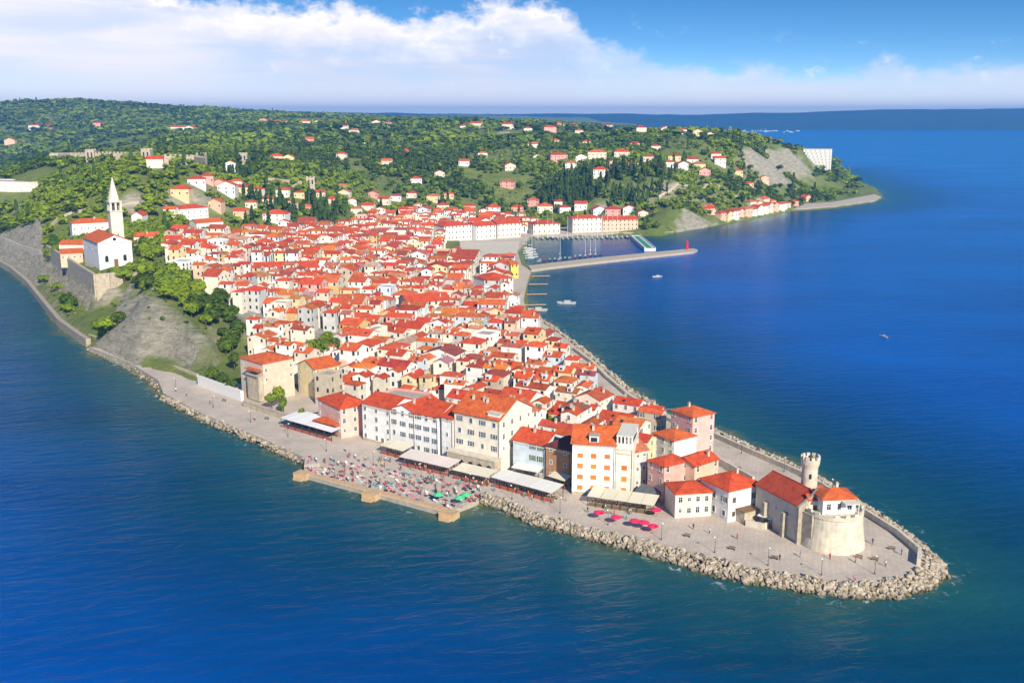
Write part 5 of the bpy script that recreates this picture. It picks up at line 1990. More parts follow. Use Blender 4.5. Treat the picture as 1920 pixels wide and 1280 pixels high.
def wood(name, P, Z, Rr, Hh, T, cyp, n_leaf, leaf, label):
    tmpl = [crown_template(100 + s, n_leaf, leaf, 'round') for s in range(6)]
    tc = [crown_template(200 + s, int(n_leaf * .9), leaf * .9, 'cypress') for s in range(2)]
    VV, FF, TT, off = [], [], [], 0
    pick = NPR.integers(0, 6, len(P))
    for grp in range(8):
        if grp < 6:
            ids = np.nonzero((pick == grp) & ~cyp)[0]
            V, F = tmpl[grp]
        else:
            ids = np.nonzero((pick % 2 == grp - 6) & cyp)[0]
            V, F = tc[grp - 6]
        if not len(ids):
            continue
        a = NPR.uniform(0, 6.28, len(ids))
        ca, sa = np.cos(a)[:, None], np.sin(a)[:, None]
        if grp < 6:
            sx, sz, cz = Rr[ids][:, None], (Hh[ids] * .46)[:, None], (Hh[ids] * .5)[:, None]
        else:
            sx, sz, cz = np.full((len(ids), 1), 6.0) * NPR.uniform(.8, 1.2, (len(ids), 1)), np.full((len(ids), 1), 7.0) * NPR.uniform(.8, 1.2, (len(ids), 1)), np.full((len(ids), 1), 6.5)
        X = (V[None, :, 0] * ca - V[None, :, 1] * sa) * sx + P[ids, 0][:, None]
        Y = (V[None, :, 0] * sa + V[None, :, 1] * ca) * sx + P[ids, 1][:, None]
        Zz = V[None, :, 2] * sz + cz + Z[ids][:, None]
        VV.append(np.stack([X, Y, Zz], -1).reshape(-1, 3))
        FF.append((F[None] + (np.arange(len(ids)) * len(V))[:, None, None] + off).reshape(-1, 4))
        tt = np.repeat(T[ids], len(V), 0)
        TT.append(np.c_[tt, np.ones(len(tt))])
        off += len(ids) * len(V)
    me = np_mesh(name, np.concatenate(VV), np.concatenate(FF), [M['leaf_far']], attrs={'tint': ('FLOAT_COLOR', np.concatenate(TT))})
    o = link(name, me)
    tag(o, label, 'wood', kind='stuff')


rest = order[210:]
sh_P, sh_Z = cull(scatter(430, 1150, 6.0, lambda yy: (-.54 * yy - 10, .56 * yy + 10)), 6.0)
sh_keep = (NPR.random(len(sh_P)) < .6) & ~seg_dist(sh_P[:, 0], sh_P[:, 1], terr)[1]
sh_P, sh_Z = sh_P[sh_keep], sh_Z[sh_keep]
sh_R = NPR.uniform(.7, 1.8, len(sh_P))
wood('hillside_wood', near_P[rest], near_Z[rest], near_R[rest], near_H[rest], near_T[rest], is_cyp[rest], 66, 0.48, 'dense green wood covering the slopes behind the old town')
wood('undergrowth', sh_P, sh_Z, sh_R, sh_R * 1.3, tint_of(sh_P), np.zeros(len(sh_P), bool), 16, .8, 'low scrub and hedges between the trees on the slopes')
fk = vnoise(far_P[:, 0], far_P[:, 1], 150, 61) > .27
far_P, far_Z = far_P[fk], far_Z[fk]
far_R = NPR.uniform(7.5, 13.5, len(far_P))
far_H = NPR.uniform(8, 15, len(far_P))
wood('distant_wood', far_P, far_Z, far_R, far_H, tint_of(far_P) * 1.0, NPR.random(len(far_P)) < .03, 34, 0.72, 'distant blue-green wood on the hills along the skyline')
print('TREES', len(near_P), len(far_P))

# ------------------------------------------------------------------ rock armour along the shore
import bmesh


def boulder_mesh(seed):
    r = np.random.default_rng(seed)
    bm = bmesh.new()
    for i in range(11):
        d = r.normal(0, 1, 3)
        d /= np.linalg.norm(d)
        d *= r.uniform(.8, 1.0)
        bm.verts.new((d[0] * .62, d[1] * .50, d[2] * .42))
    res = bmesh.ops.convex_hull(bm, input=bm.verts)
    bmesh.ops.delete(bm, geom=[g for g in res['geom_interior'] if isinstance(g, bmesh.types.BMVert)], context='VERTS')
    me = bpy.data.meshes.new('boulder')
    bm.to_mesh(me)
    bm.free()
    me.materials.append(M['boulder'])
    return me


BOULD = [boulder_mesh(s) for s in range(8)]
BARR = []
for me in BOULD:
    me.calc_loop_triangles()
    BARR.append((np.array([v.co[:] for v in me.vertices]), np.array([t.vertices[:] for t in me.loop_triangles])))


def resample(poly, n):
    P = np.array(poly)
    s = np.r_[0, np.cumsum(np.hypot(*(P[1:] - P[:-1]).T))]
    t = np.linspace(0, s[-1], n)
    return np.c_[np.interp(t, s, P[:, 0]), np.interp(t, s, P[:, 1])], s[-1]


def rock_band(label, inner, outer, n, size, n_single, z_in=2.5, ext=0.0):
    A, L_ = resample(inner, 400)
    B, _ = resample(outer, 400)
    u, v = NPR.random(n), NPR.random(n) ** 0.85
    k = (u * 399).astype(int)
    P = A[k] * (1 - v[:, None]) + B[k] * v[:, None] + NPR.normal(0, .35, (n, 2))
    Z = z_in * (1 - v) ** 0.9 - .1 + NPR.uniform(-.3, .35, n)
    S = np.clip(np.exp(NPR.normal(-.12, .34, n)), .45, 1.9) * size
    rot = NPR.uniform(0, 6.28, (n, 3)) * np.array([.12, .12, 1])
    vi = NPR.integers(0, 8, n)
    c0 = Vector((float(P[:, 0].mean()), float(P[:, 1].mean()), 0))
    root = empty('rock_breakwater', c0)
    tag(root, label, 'breakwater')
    near = np.argsort(np.hypot(P[:, 0], P[:, 1]) / S)
    for i in near[:n_single]:
        o = link('boulder', BOULD[vi[i]], root, None, (P[i, 0] - c0.x, P[i, 1] - c0.y, Z[i]))
        o.rotation_euler = tuple(rot[i])
        o.scale = (S[i] * 1.5,) * 3
    VV, FF, off = [], [], 0
    from mathutils import Euler
    for i in near[n_single:]:
        V, F = BARR[vi[i]]
        Rm = np.array(Euler(tuple(rot[i])).to_matrix())
        VV.append((V * S[i] * 1.5) @ Rm.T + np.array([P[i, 0] - c0.x, P[i, 1] - c0.y, Z[i]]))
        FF.append(F + off)
        off += len(V)
    if VV:
        o = link('boulder_mass', np_mesh('boulder_mass', np.concatenate(VV), np.concatenate(FF), [M['boulder']]), root)
        o['kind'] = 'stuff'


tip_in = P2(EDGE_TIP[:13], 2)
tip_out = P2([(902, 944)] + COAST_TIP[:12] + [(1772, 1062)])
rock_band('broad belt of pale boulders round the seaward side of the point', tip_in, tip_out, 2900, .90, 300)
sth_in = P2(EDGE_TIP[12:], 2)
sth_out = P2([(1772, 1062)] + COAST_TIP[13:])
rock_band('belt of pale boulders on the open-sea side behind the lighthouse', sth_in, sth_out, 1150, .90, 150, z_in=3.0)
rock_band('narrow boulder line below the houses on the southern shore', P2(EDGE_S[:7], 2), P2(COAST_S[:7]), 560, .95, 60)
rock_band('narrow jagged boulder line along the promenade below the stone tower', P2(EDGE_N[3:], 2), P2([(296, 748), (380, 792), (450, 820), (520, 850), (566, 872)]), 430, .95, 180, z_in=2.0)
rock_band('pebbly rock strip at the foot of the promenade under the cliff', P2(EDGE_N[:4], 1.2), P2([(166, 658), (235, 692), (286, 726), (294, 748)]), 220, .8, 40, z_in=1.2)

# parapet sheltering the point on its open-sea side
par = [at(x, y, QZ) for x, y in ((1722, 1060), (1724, 1038), (1684, 1004), (1600, 951), (1506, 894), (1406, 850), (1322, 812))]
root = empty('sea_parapet', par[3])
tag(root, 'low stone parapet along the open-sea side of the point', 'wall')
wall_line(root, par, 1.7, 0.9, M['white_stone'], base=1.5)
par = [at(x, y, QZ) for x, y in ((1310, 816), (1236, 780), (1180, 745), (1138, 710), (1108, 680), (1076, 656))]
root = empty('sea_parapet', par[3])
tag(root, 'pale parapet of the southern promenade below the town houses', 'wall')
wall_line(root, par, 1.3, 0.9, M['white_stone'], base=1.5)
# old yard wall between church and southern road
par = [at(x, y, QZ) for x, y in ((1330, 862), (1370, 884), (1412, 908))]
root = empty('yard_wall', par[1])
tag(root, 'pale yard wall dividing houses from the southern road near the church', 'wall')
wall_line(root, par, 2.4, 0.7, M['white_stone'], base=1.0)
par = [at(x, y, QZ) for x, y in ((1398, 985), (1432, 992), (1450, 984))]
root = empty('yard_wall', par[1])
tag(root, 'low white wall of the church forecourt', 'wall')
wall_line(root, par, 1.6, 0.6, M['white_stone'], base=1.0)

# bathing pier: kerb, steps and corner blocks
pk = [at(x, y, 1.3) for x, y in ((569, 886), (690, 918), (832, 955))]
root = empty('pier_kerb', pk[1])
tag(root, 'raised concrete kerb along the outer edge of the bathing pier', 'kerb')
plain('ochre_concrete', (0.60, 0.40, 0.22), 0.9, 0.25, 0.8)
wall_line(root, pk, 0.5, 1.4, M['ochre_concrete'], base=2.4, name='kerb_segment')
for (x, y), lab in (((568, 888), 'concrete landing block at the landward corner of the bathing pier'), ((697, 926), 'concrete landing block in the middle of the bathing pier edge'), ((842, 962), 'concrete landing block at the pointed end of the bathing pier')):
    q = at(x, y, 1.3)
    b = MB()
    b.box((0, 0, 0), (4.6, 3.4, 3.0), 0)
    b.box((0, -2.0, -.6), (3.2, 1.6, 1.8), 0)
    o = b.build('landing_block', [M['ochre_concrete']], None, None, loc=(q.x, q.y, .35), rz=R(-28))
    tag(o, lab, 'landing')

# ------------------------------------------------------------------ canopies on the promenade
def canopy(label, a, c, depth, h, col, posts=6, front=(0.35, 0.10, 0.07), z=QZ, name='restaurant_canopy'):
    x, y, ang, w = frontage(at(*a, z), at(*c, z), depth)
    root = empty(name, (x, y, z), ang)
    tag(root, label, 'canopy', 'restaurant canopies')
    n = max(3, int(w / 3.5))
    for k in range(n):
        b = MB()
        wd = w / n
        zz = h + rng.uniform(-.05, .05)
        x0, x1 = -w / 2 + k * wd + .06, -w / 2 + (k + 1) * wd - .06
        b.v = [(x0, -depth / 2, zz - .35), (x1, -depth / 2, zz - .35), (x1, depth / 2, zz + .35), (x0, depth / 2, zz + .35),
               (x0, -depth / 2, zz - .45), (x1, -depth / 2, zz - .45), (x1, depth / 2, zz + .25), (x0, depth / 2, zz + .25)]
        b.f = [[0, 1, 2, 3], [7, 6, 5, 4], [4, 5, 1, 0], [5, 6, 2, 1], [6, 7, 3, 2], [7, 4, 0, 3]]
        b.m = [0] * 6
        b.build('canopy_panel', [M['cloth']], root, shade(col, .06))
    for k in range(posts):
        for s in (-1, 1):
            b = MB()
            b.box((-w / 2 + .2 + k * (w - .4) / (posts - 1), s * (depth / 2 - .2), h / 2 - .25), (.14, .14, h - .2), 0)
            b.build('post', [M['dark_metal']], root)
    b = MB()
    b.box((0, -depth / 2 + .5, .45), (w * .94, .3, .9), 0)
    b.build('front_rail', [M['cloth']], root, front)
    for k in range(int(w / 2.6)):
        tb = MB()
        tb.box((-w / 2 + 1.5 + k * 2.6, .2, .74), (.9, .9, .06), 0)
        tb.box((-w / 2 + 1.5 + k * 2.6, .2, .36), (.1, .1, .72), 0)
        for s in (-1, 1):
            tb.box((-w / 2 + 1.5 + k * 2.6 + s * .8, .2, .45), (.42, .42, .06), 0)
            tb.box((-w / 2 + 1.5 + k * 2.6 + s * 1.0, .2, .7), (.06, .42, .5), 0)
            tb.box((-w / 2 + 1.5 + k * 2.6 + s * .8, .2, .2), (.3, .3, .4), 0)
        tb.build('table_set', [M['wood']], root)
    return root, w


WHITE_C, CREAM_C = (.78, .76, .70), (.74, .68, .52)
root, w = canopy('wide white pavilion roof with orange tiled part by the pink corner house', (526, 800), (622, 828), 9, 3.6, (.80, .80, .80), 8)
b = MB()
roof_faces(b, w * .42, 6.0, 4.3, 'hip', .22)
b.build('tiled_roof', [M['roof']], root, ROOF['orange'], loc=(w * .24, 1.6, 0))
canopy('cream canopy before the first houses of the tall white row', (712, 850), (756, 862), 5, 3.2, CREAM_C, 4)
canopy('long pale pinkish canopy before the tall white row', (748, 872), (842, 894), 6, 3.2, (.76, .66, .60), 7)
canopy('cream canopy before the hotel arcade', (848, 897), (914, 912), 5, 3.1, CREAM_C, 5)
canopy('long white canopy with brick-red front before the pale blue house', (920, 912), (1034, 943), 6, 3.3, WHITE_C, 8, (.42, .10, .05))
canopy('small cream awning against the pale blue house', (958, 893), (1010, 903), 3.5, 3.2, WHITE_C, 4, (.5, .3, .12))
canopy('small beige awning against the brown house', (1026, 908), (1058, 918), 3.2, 3.0, CREAM_C, 3)
canopy('long cream pergola before the orange-windowed block', (1100, 948), (1226, 966), 6, 3.2, CREAM_C, 9, (.16, .12, .05))
canopy('dark slate canopy in the shade right of the orange-windowed block', (1188, 940), (1226, 948), 5, 3.3, (.12, .13, .14), 4)
canopy('white canopy in the forecourt between detached house and old church', (1418, 984), (1446, 992), 5, 3.0, WHITE_C, 3)

# ------------------------------------------------------------------ parasols, towels, people
def lathe_mesh(fn, name, mats):
    b = MB()
    fn(b)
    return b.mesh(name, mats)


def f_canopy(b):
    n = 8
    for i in range(n):
        a0, a1 = 2 * math.pi * i / n, 2 * math.pi * (i + 1) / n
        p0, p1 = (1.5 * math.cos(a0), 1.5 * math.sin(a0), 2.1), (1.5 * math.cos(a1), 1.5 * math.sin(a1), 2.1)
        b.face([p0, p1, (0, 0, 2.75)], 0)
        b.face([(p1[0], p1[1], 1.95), p1, p0, (p0[0], p0[1], 1.95)][::-1], 0)
        b.face([(0, 0, 2.70), (p1[0], p1[1], 2.05), (p0[0], p0[1], 2.05)], 0)


PAR_C = lathe_mesh(f_canopy, 'parasol_canopy', [M['cloth']])
PAR_P = lathe_mesh(lambda b: b.tube((0, 0, 0), (0, 0, 2.9), .04, .03, 6), 'parasol_pole', [M['dark_metal']])
PAR_B = lathe_mesh(lambda b: b.ring((0, 0, 0), [(.3, 0), (.3, .1), (.08, .14)], 8), 'parasol_foot', [M['concrete']])


def parasol(px_, py_, z, col, label, group):
    p = at(px_, py_, z)
    r_ = empty('parasol', p, rng.uniform(0, 1))
    tag(r_, label, 'parasol', group)
    link('canopy', PAR_C, r_, col)
    link('pole', PAR_P, r_)
    link('foot', PAR_B, r_)


PINK = (.82, .025, .10)
for k, (x, y) in enumerate(((1123, 974), (1155, 983), (1190, 990), (1207, 993), (1224, 1000), (1230, 969))):
    parasol(x, y, QZ, PINK, ['bright pink parasol, the one nearest the long cream pergola start', 'bright pink parasol, second along the boulder edge from the pier', 'bright pink parasol, first of the close trio',
                             'bright pink parasol in the middle of the close trio', 'bright pink parasol at the lighthouse end of the close trio', 'bright pink parasol at the corner of the cream pergola'][k], 'pink parasols')
for k, (x, y) in enumerate(((822, 940), (862, 946), (874, 940))):
    parasol(x, y, 1.5, (.10, .55, .25), ['green parasol standing alone on the bathing pier', 'green parasol of the pair nearer the pier edge', 'green parasol of the pair nearer the promenade'][k], 'green parasols')


def skin_body(name, joints, edges, radii, root_i, bands):
    """one continuous body grown round a skeleton; bands give material by height"""
    me = bpy.data.meshes.new(name)
    me.from_pydata([tuple(j) for j in joints], edges, [])
    ob = bpy.data.objects.new(name, me)
    COL.objects.link(ob)
    ob.modifiers.new('skin', 'SKIN')
    sv = me.skin_vertices[0].data
    for i, rr in enumerate(radii):
        sv[i].radius = (rr, rr)
        sv[i].use_root = (i == root_i)
    sub = ob.modifiers.new('sub', 'SUBSURF')
    sub.levels = sub.render_levels = 1
    dg = bpy.context.evaluated_depsgraph_get()
    out = bpy.data.meshes.new_from_object(ob.evaluated_get(dg))
    bpy.data.objects.remove(ob)
    for mm in (M['person_skin'], M['cloth'], M['trousers'], M['hair']):
        out.materials.append(mm)
    for p_ in out.polygons:
        p_.material_index = bands(p_.center)
        p_.use_smooth = True
    return out


plain('person_skin', (.55, .30, .19), .6, .1)
plain('trousers', (.07, .08, .12), .9, .2)
plain('hair', (.05, .03, .02), .8, .2)


def standing(step):
    J = [(0, 0, .95), (0, 0, 1.20), (0, 0, 1.42), (0, 0, 1.52), (0, 0, 1.64), (0, 0, 1.74)]
    E = [(0, 1), (1, 2), (2, 3), (3, 4), (4, 5)]
    Rr = [.14, .14, .13, .055, .10, .07]
    for s in (-1, 1):
        b = len(J)
        J += [(s * .19, 0, 1.40), (s * .25, .02 - s * step * .3, 1.12), (s * .26, -.06 - s * step * .5, .88), (s * .26, -.09 - s * step * .5, .80)]
        E += [(2, b), (b, b + 1), (b + 1, b + 2), (b + 2, b + 3)]
        Rr += [.06, .05, .04, .035]
        b = len(J)
        J += [(s * .10, s * step * .1, .88), (s * .11, s * step * .35, .48), (s * .11, s * step * .75 + .04, .08), (s * .11, s * step * .75 - .12, .05)]
        E += [(0, b), (b, b + 1), (b + 1, b + 2), (b + 2, b + 3)]
        Rr += [.10, .07, .05, .045]

    def bands(c):
        if c.z > 1.66 or (c.z > 1.58 and c.y > .03):
            return 3
        if c.z > 1.50 or (abs(c.x) > .20 and c.z < 1.15):
            return 0
        return 1 if c.z > .93 else 2
    return skin_body('person', J, E, Rr, 0, bands)


def lying():
    J = [(0, 0, .12), (0, .28, .12), (0, .5, .13), (0, .60, .14), (0, .72, .15), (0, .80, .15)]
    E = [(0, 1), (1, 2), (2, 3), (3, 4), (4, 5)]
    Rr = [.13, .13, .12, .055, .10, .07]
    for s in (-1, 1):
        b = len(J)
        J += [(s * .19, .47, .12), (s * .32, .25, .08), (s * .34, .02, .06)]
        E += [(2, b), (b, b + 1), (b + 1, b + 2)]
        Rr += [.06, .05, .04]
        b = len(J)
        J += [(s * .10, -.08, .11), (s * .13, -.45, .16 if s > 0 else .09), (s * .14, -.84, .06), (s * .15, -.88, .12)]
        E += [(0, b), (b, b + 1), (b + 1, b + 2), (b + 2, b + 3)]
        Rr += [.10, .07, .05, .045]
    return skin_body('sunbather', J, E, Rr, 0, lambda c: 3 if (c.y > .72 and c.z > .15) else (1 if -.2 < c.y < .1 and abs(c.x) < .22 else 0))


STAND = [standing(0.0), standing(.35)]
LIE = lying()
CLOTH = {'maroon': (.30, .04, .06), 'grey': (.42, .42, .44), 'navy': (.03, .04, .12), 'red': (.65, .03, .03), 'white': (.78, .76, .72), 'blue': (.04, .10, .40), 'pink': (.75, .25, .30), 'dark': (.03, .03, .04), 'turquoise': (.05, .40, .42), 'yellow': (.75, .50, .05), 'orange': (.75, .22, .03)}
TOWEL = MB()
TOWEL.box((0, 0, .02), (.95, 1.9, .04), 0)
TOWEL = TOWEL.mesh('towel', [M['cloth']])
LOUNGE = MB()
LOUNGE.box((0, -.2, .32), (.65, 1.4, .07), 0)
LOUNGE.face([(-.32, .5, .34), (.32, .5, .34), (.32, 1.0, .72), (-.32, 1.0, .72)], 0)
LOUNGE.face([(-.32, .52, .27), (-.32, 1.02, .65), (.32, 1.02, .65), (.32, .52, .27)], 0)
LOUNGE = LOUNGE.mesh('lounger_bed', [M['cloth']])
LEG = MB()
LEG.box((0, 0, .15), (.06, .06, .30), 0)
LEG = LEG.mesh('leg', [M['white_paint']])


def person(px_, py_, z, colour, label, group=None, step=0, rz=None):
    p = at(px_, py_, z)
    o = link('person', STAND[step], None, CLOTH[colour], p, rng.uniform(0, 6.28) if rz is None else rz)
    tag(o, label, 'person', group)


for x, y, c, lab in ((1556, 1048, 'red', 'person in red walking before the round bastion'), (1604, 1054, 'red', 'person in red near the bench right of the bastion foot'), (1602, 1090, 'pink', 'person in pink by the boulders at the point'),
                     (1382, 1010, 'red', 'person in red crossing the open paving left of the church'), (1636, 1020, 'dark', 'person in dark clothes beside the lit side of the bastion'), (1462, 1050, 'dark', 'person in dark clothes on the empty paving before the fort'),
                     (1300, 992, 'dark', 'person in dark clothes before the low pale pink house'), (1330, 1000, 'white', 'person in white before the detached house'), (1500, 1044, 'blue', 'person in blue between boulders and curtain wall'),
                     (1660, 1062, 'white', 'person in white at the end of the point'), (1690, 1040, 'blue', 'person in blue near the parapet end'), (394, 758, 'dark', 'person in dark clothes on the promenade below the white garden wall'),
                     (478, 788, 'pink', 'person in pink on the promenade near the pavilion'), (330, 734, 'white', 'person in white on the promenade under the cliff'), (350, 742, 'orange', 'person in orange on the promenade under the cliff')):
    person(x, y, QZ, c, lab, 'people strolling on the point', rng.randint(0, 1))
walk_n = {}


def nth2(lab):
    walk_n[lab] = walk_n.get(lab, 0) + 1
    return lab + ', ' + ORD[walk_n[lab] - 1] + ' from the pier'


walk_t = sorted(rng.random() for _ in range(60))
for k in range(60):
    t = walk_t[k]
    x = 640 + t * 560
    y = 848 + t * 122 + rng.uniform(-4, 12)
    q = at(x, y, QZ)
    if any(overlap((q.x, q.y, 0, .6, .6), f) for f in FOOT):
        continue
    c = rng.choice(list(CLOTH))
    spot = 'the tall white row' if x < 840 else ('the big cream hotel' if x < 945 else ('the pale blue house' if x < 1040 else 'the orange-windowed block'))
    person(x, y, QZ, c, nth2(f'person in {c} strolling before {spot}'), f'strollers before {spot}', k % 2)

# sunbathers on towels and loungers of the bathing pier
bath = []
tries = 0
while len(bath) < 235 and tries < 12000:
    tries += 1
    x, y = rng.uniform(572, 900), rng.uniform(856, 958)
    lo, hi = 858 + (x - 575) * .185, 884 + (x - 575) * .262
    if not (lo < y < hi):
        continue
    q = at(x, y, 1.31)
    if any((q.x - b_[0]) ** 2 + (q.y - b_[1]) ** 2 < 1.25 ** 2 for b_ in bath):
        continue
    bath.append((q.x, q.y, x, y))
bath.sort(key=lambda b_: b_[2])
n_bath = {}


def nth(lab):
    n_bath[lab] = n_bath.get(lab, 0) + 1
    return lab + ', ' + ORD[n_bath[lab] - 1] + ' from land'

d_, in_p = seg_dist(np.array([b_[0] for b_ in bath]), np.array([b_[1] for b_ in bath]), np.array(pier_poly))
d2_, in_q = seg_dist(np.array([b_[0] for b_ in bath]), np.array([b_[1] for b_ in bath]), np.array(quay))
for (X, Y, x, y), ip, iq in zip(bath, in_p, in_q):
    z = QZ if iq else (1.3 if ip else None)
    if z is None:
        continue
    a = R(28) + rng.uniform(-.5, .5) + (math.pi if rng.random() < .3 else 0)
    where = 'landward third' if x < 680 else ('middle' if x < 790 else 'pointed end')
    c = rng.choice(['pink', 'white', 'maroon', 'pink', 'dark', 'white', 'grey', 'maroon', 'navy', 'turquoise'])
    kind = rng.random()
    if kind < .5:
        o = link('beach_towel', TOWEL, None, CLOTH[c], (X, Y, z + .004), a)
        tag(o, nth(f'{c} towel on the {where} of the bathing pier'), 'towel', f'{c} towels on the {where} of the pier')
        if rng.random() < .75:
            c2 = rng.choice(['red', 'blue', 'dark', 'white'])
            o = link('person', LIE, None, CLOTH[c2], (X, Y, z + .045), a)
            tag(o, nth(f'sunbather in {c2} lying on {where} of the bathing pier'), 'person', f'sunbathers in {c2} on the {where} of the pier')
    elif kind < .75:
        r_ = empty('sun_lounger', (X, Y, z), a)
        tag(r_, nth(f'{c} sun lounger on the {where} of the bathing pier'), 'sun lounger', f'{c} loungers on the {where} of the pier')
        link('bed', LOUNGE, r_, CLOTH[c])
        for sx in (-1, 1):
            for sy in (-.8, .4):
                link('leg', LEG, r_, None, (sx * .28, sy, 0))
    else:
        o = link('person', STAND[rng.randint(0, 1)], None, CLOTH[c], (X, Y, z), a)
        tag(o, nth(f'bather in {c} standing on the {where} of the bathing pier'), 'person', f'standing bathers in {c} on the {where} of the pier')

# ------------------------------------------------------------------ harbour: mole, jetties, beacon, boats
mb_ = MB()
mole = P2([(996, 506), (1030, 501), (1100, 493), (1200, 482), (1300, 471.5), (1308, 468), (1300, 465.5), (1200, 475), (1100, 485), (1030, 493), (990, 498)], 1.6)
mb_.prism(mole, -2, 1.6, 1, 0)
tag(mb_.build('harbour_mole', [M['pale_stone'], M['concrete']]), kind='structure')
q = at(1288, 467.5, 1.6)
root = empty('harbour_beacon', q)
tag(root, 'red harbour beacon at the end of the long mole', 'beacon')
b = MB()
b.ring((0, 0, 0), [(1.5, 0), (1.5, 1.0), (1.0, 1.2), (.8, 5.2), (1.2, 5.4), (1.2, 5.8), (.1, 5.8)], 12, 0)
b.build('tower', [M['painted']], root, (.70, .01, .03))
b = MB()
b.ring((0, 0, 5.8), [(.55, 0), (.55, 1.0), (.7, 1.1), (.05, 1.7)], 10, 0)
b.build('lantern', [M['painted']], root, (.70, .01, .03))
for k, (x0, y0, x1, y1) in enumerate(((1004, 518, 1032, 517), (1000, 533, 1028, 532.5), (995, 552, 1026, 551), (992, 572, 1024, 571))):
    A, C = at(x0 - 8, y0, 1.2), at(x1, y1, 1.2)
    x, y, ang, w = frontage(A, C, 2.2)
    root = empty('jetty', (x, y, 0), ang)
    tag(root, f'wooden bathing jetty at the town beach, {ORD[k]} from the mole', 'jetty', 'jetties at the town beach')
    n = 8
    for i in range(n):
        b = MB()
        b.box((-w / 2 + (i + .5) * w / n, 0, 1.1), (w / n - .08, 2.4, .18), 0)
        b.build('deck_plank', [M['ochre_concrete']], root)
    for i in range(4):
        b = MB()
        b.tube((-w / 2 + (i + .5) * w / 4, -.9, -2), (-w / 2 + (i + .5) * w / 4, -.9, 1.1), .16, .16, 6)
        b.build('pile', [M['wood']], root)
A, C = at(1190, 441, 2.0), at(1219, 466, 2.0)
d_ = (C - A)
b = MB()
L_ = d_.length
b.box((L_ / 2, 0, .6), (L_, 9, 3.0), 0)
b.box((L_ / 2 + 4, 0, 2.13), (L_ - 12, 4.5, .06), 1)
for s in (-1, 1):
    b.box((L_ / 2, s * 4.3, 2.5), (L_, .4, .8), 0)
root = empty('ferry_pier', (A.x, A.y, 0), math.atan2(d_.y, d_.x))
tag(root, 'white ferry pier with green deck jutting into the harbour', 'pier')
plain('green_deck', (.05, .30, .16), .7, .2)
b.build('deck', [M['white_paint'], M['green_deck']], root)


def boat_meshes():
    hull = MB()
    S = [(-1.0, .75, .0), (-.4, .95, .0), (.3, .85, .05), (.75, .5, .12), (1.0, .02, .2)]
    top = [(x, y, .42 + z) for x, y, z in S] + [(x, -y, .42 + z) for x, y, z in reversed(S)]
    bot = [(x * .85, y * .55, -.25) for x, y, z in S] + [(x * .85, -y * .55, -.25) for x, y, z in reversed(S)]
    n = len(top)
    for i in range(n):
        j = (i + 1) % n
        hull.face([bot[i], bot[j], top[j], top[i]], 0)
    hull.face([(x * .94, y * .9, z - .08) for x, y, z in top], 1)
    cab = MB()
    cab.box((-.1, 0, .62), (.75, .9, .55), 0)
    cab.box((-.1, 0, .68), (.78, .92, .20), 1)
    cab.box((-.12, 0, .92), (.85, 1.0, .06), 0)
    mast = MB()
    mast.tube((0.1, 0, .4), (0.1, 0, 5.2), .035, .02, 5)
    mast.tube((0.1, 0, 1.2), (-.85, 0, 1.25), .05, .05, 5)
    return hull.mesh('hull', [M['painted'], M['wood']]), cab.mesh('cabin', [M['white_paint'], M['glass']]), mast.mesh('mast', [M['white_paint']])


HULL, CABIN, MAST = boat_meshes()


def boat(px_, py_, length, ang, kind, label, group, col=(.80, .80, .78)):
    p = at(px_, py_, 0)
    r_ = empty('boat', p, ang)
    tag(r_, label, 'boat', group)
    hl = link('hull', HULL, r_, col)
    hl.scale = (length / 2, length / 6, length / 6)
    if kind != 'open':
        c = link('cabin', CABIN, r_)
        c.scale = (length / 2 * .8, length / 6, length / 6)
    if kind == 'sail':
        m_ = link('mast', MAST, r_)
        m_.scale = (length / 2.4,) * 3


HC = {'white': (.80, .80, .78), 'blue': (.05, .12, .35), 'white ': (.78, .78, .76), 'red': (.5, .05, .04)}
for k in range(19):
    x = 1008 + k * 9.3
    kd = rng.choice(('sail', 'sail', 'motor'))
    c = rng.choice(('white', 'white', 'white', 'blue'))
    boat(x, 448.5 - k * .12 + rng.uniform(-.6, .6), rng.uniform(8, 11), R(-80 + rng.uniform(-6, 6)), kd, f'{c} {"yacht" if kd == "sail" else "motor boat"} moored at the far harbour quay, {ORD[k]} from the square', 'boats at the far harbour quay', HC[c])
for k in range(13):
    x = 1012 + k * 9.5
    kd = rng.choice(('sail', 'motor', 'motor', 'open'))
    c = rng.choice(('white', 'white', 'blue', 'red'))
    boat(x, 489.5 - k * 1.05 + rng.uniform(-.5, .5), rng.uniform(6, 9), R(76 + rng.uniform(-6, 6)), kd, f'{c} small boat moored inside the mole, {ORD[k]} from its root', 'boats inside the mole', HC[c])
for k in range(9):
    kd = rng.choice(('sail', 'motor', 'open'))
    boat(986 + k * .9 + (k % 2) * 9, 466 + k * 2.3, rng.uniform(6, 8), R(10 + rng.uniform(-6, 6)), kd, f'white boat moored at the square side of the harbour, {ORD[k]} from the far quay', 'boats at the square side')
boat(1232, 519, 7, R(200), 'motor', 'small white motor boat alone outside the mole', 'boats on open water')
boat(1656, 631, 5, R(120), 'motor', 'small white boat far out on the eastern water', 'boats on open water')
boat(1062, 569, 11, R(176), 'motor', 'long white motor launch off the town beach jetties', 'boats on open water')
boat(1008, 582, 11, R(178), 'motor', 'white boat berthed at the end of the beach promenade', 'boats on open water')
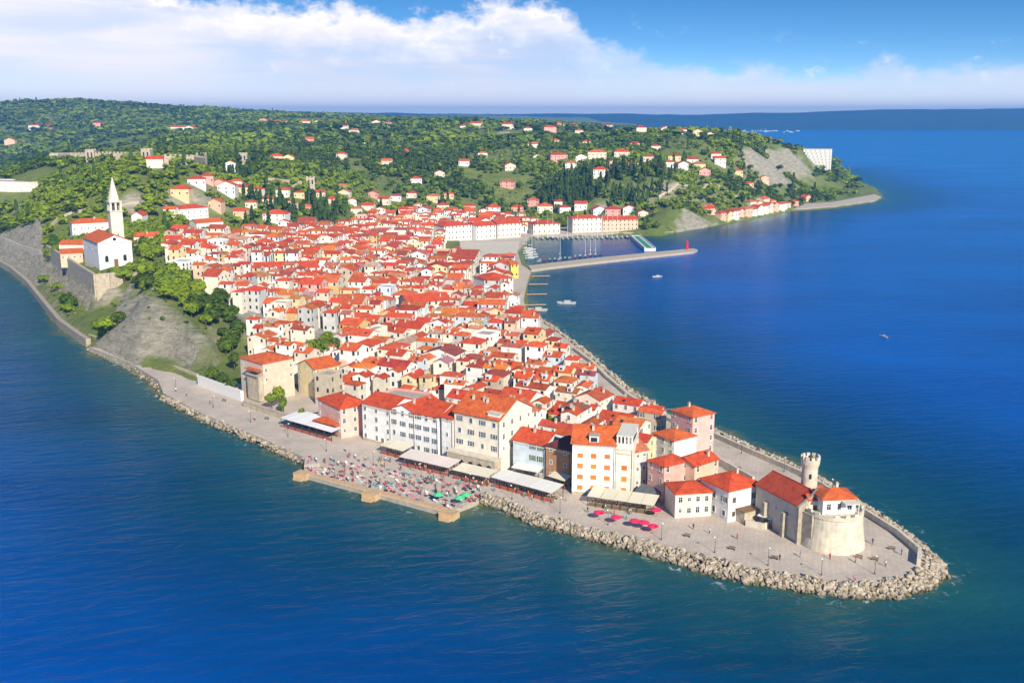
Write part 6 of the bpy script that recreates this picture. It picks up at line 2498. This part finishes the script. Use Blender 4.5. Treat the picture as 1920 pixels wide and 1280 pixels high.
# distant marina
V, F = [], []
b = MB()
for k in range(45):
    px_ = rng.uniform(1292, 1500)
    p = at(px_, rng.uniform(245.5, 248.5), 0)
    b.box((p.x, p.y, 1.5), (rng.uniform(10, 28), 10, rng.uniform(2, 4)), 0)
    if k % 3 == 0:
        b.tube((p.x, p.y, 0), (p.x, p.y, rng.uniform(12, 26)), 1.2, .8, 4)
tag(b.build('distant_marina', [M['white_paint']]), 'thin white line of distant moored boats across the bay', 'boats', kind='stuff')

# ------------------------------------------------------------------ lamps and benches on the promenade
def lamp_parts():
    pole = MB()
    pole.ring((0, 0, 0), [(.14, 0), (.14, .5), (.06, .7), (.045, 4.2), (.02, 4.25)], 8)
    arm = MB()
    arm.tube((0, 0, 4.1), (0, -.5, 4.35), .03, .03, 5)
    head = MB()
    head.ring((0, -.5, 4.1), [(.03, .35), (.22, .22), (.25, .05), (.10, 0), (.02, 0)], 8)
    return pole.mesh('pole', [M['dark_metal']]), arm.mesh('arm', [M['dark_metal']]), head.mesh('lamp_head', [M['white_paint']])


LP_, LA_, LH_ = lamp_parts()
lamps = [(330, 728), (400, 764), (470, 792), (540, 818), (612, 846), (700, 872), (790, 894), (880, 916), (960, 936), (1050, 962), (1140, 984), (1240, 1012), (1340, 1036), (1440, 1060), (1540, 1078), (1640, 1076), (1560, 924), (1470, 884), (1390, 850)]
for k, (x, y) in enumerate(lamps):
    p = at(x, y, QZ)
    r_ = empty('street_lamp', p, R(-30 + 180 * (k % 2)))
    tag(r_, f'dark street lamp on the promenade, {ORD[k]} counted from the cliff end', 'lamp', 'promenade lamps')
    link('pole', LP_, r_)
    link('arm', LA_, r_)
    link('lamp_head', LH_, r_)
bs, bb_, bl = MB(), MB(), MB()
for k in range(3):
    bs.box((0, -.16 + k * .16, .45), (1.7, .13, .05), 0)
for k in range(2):
    bb_.box((0, .27, .62 + k * .17), (1.7, .05, .13), 0)
bl.box((0, .04, .22), (.08, .5, .44), 0)
bs, bb_, bl = bs.mesh('seat', [M['wood']]), bb_.mesh('backrest', [M['wood']]), bl.mesh('leg', [M['dark_metal']])
for k, (x, y) in enumerate(((1288, 1006), (1372, 1030), (1452, 1048), (1610, 1046), (1640, 1050), (1672, 1030), (420, 752), (500, 786), (1320, 850), (1352, 866), (1384, 880))):
    p = at(x, y, QZ)
    r_ = empty('bench', p, R(-28 + rng.uniform(-8, 8)))
    tag(r_, ['wooden bench on the paving before the low pale pink house', 'wooden bench before the detached white house', 'wooden bench before the curtain wall', 'wooden bench at the bastion foot, closer to the church', 'wooden bench at the bastion foot, closer to the point',
             'wooden bench beside the parapet at the point', 'wooden bench below the white garden wall', 'wooden bench below the low stone wall', 'wooden bench on the southern road nearest the pink house', 'wooden bench on the southern road, middle one', 'wooden bench on the southern road nearest the church'][k], 'bench', 'promenade benches')
    link('seat', bs, r_)
    link('backrest', bb_, r_)
    for s in (-1, 1):
        link('leg', bl, r_, None, (s * .7, 0, 0))
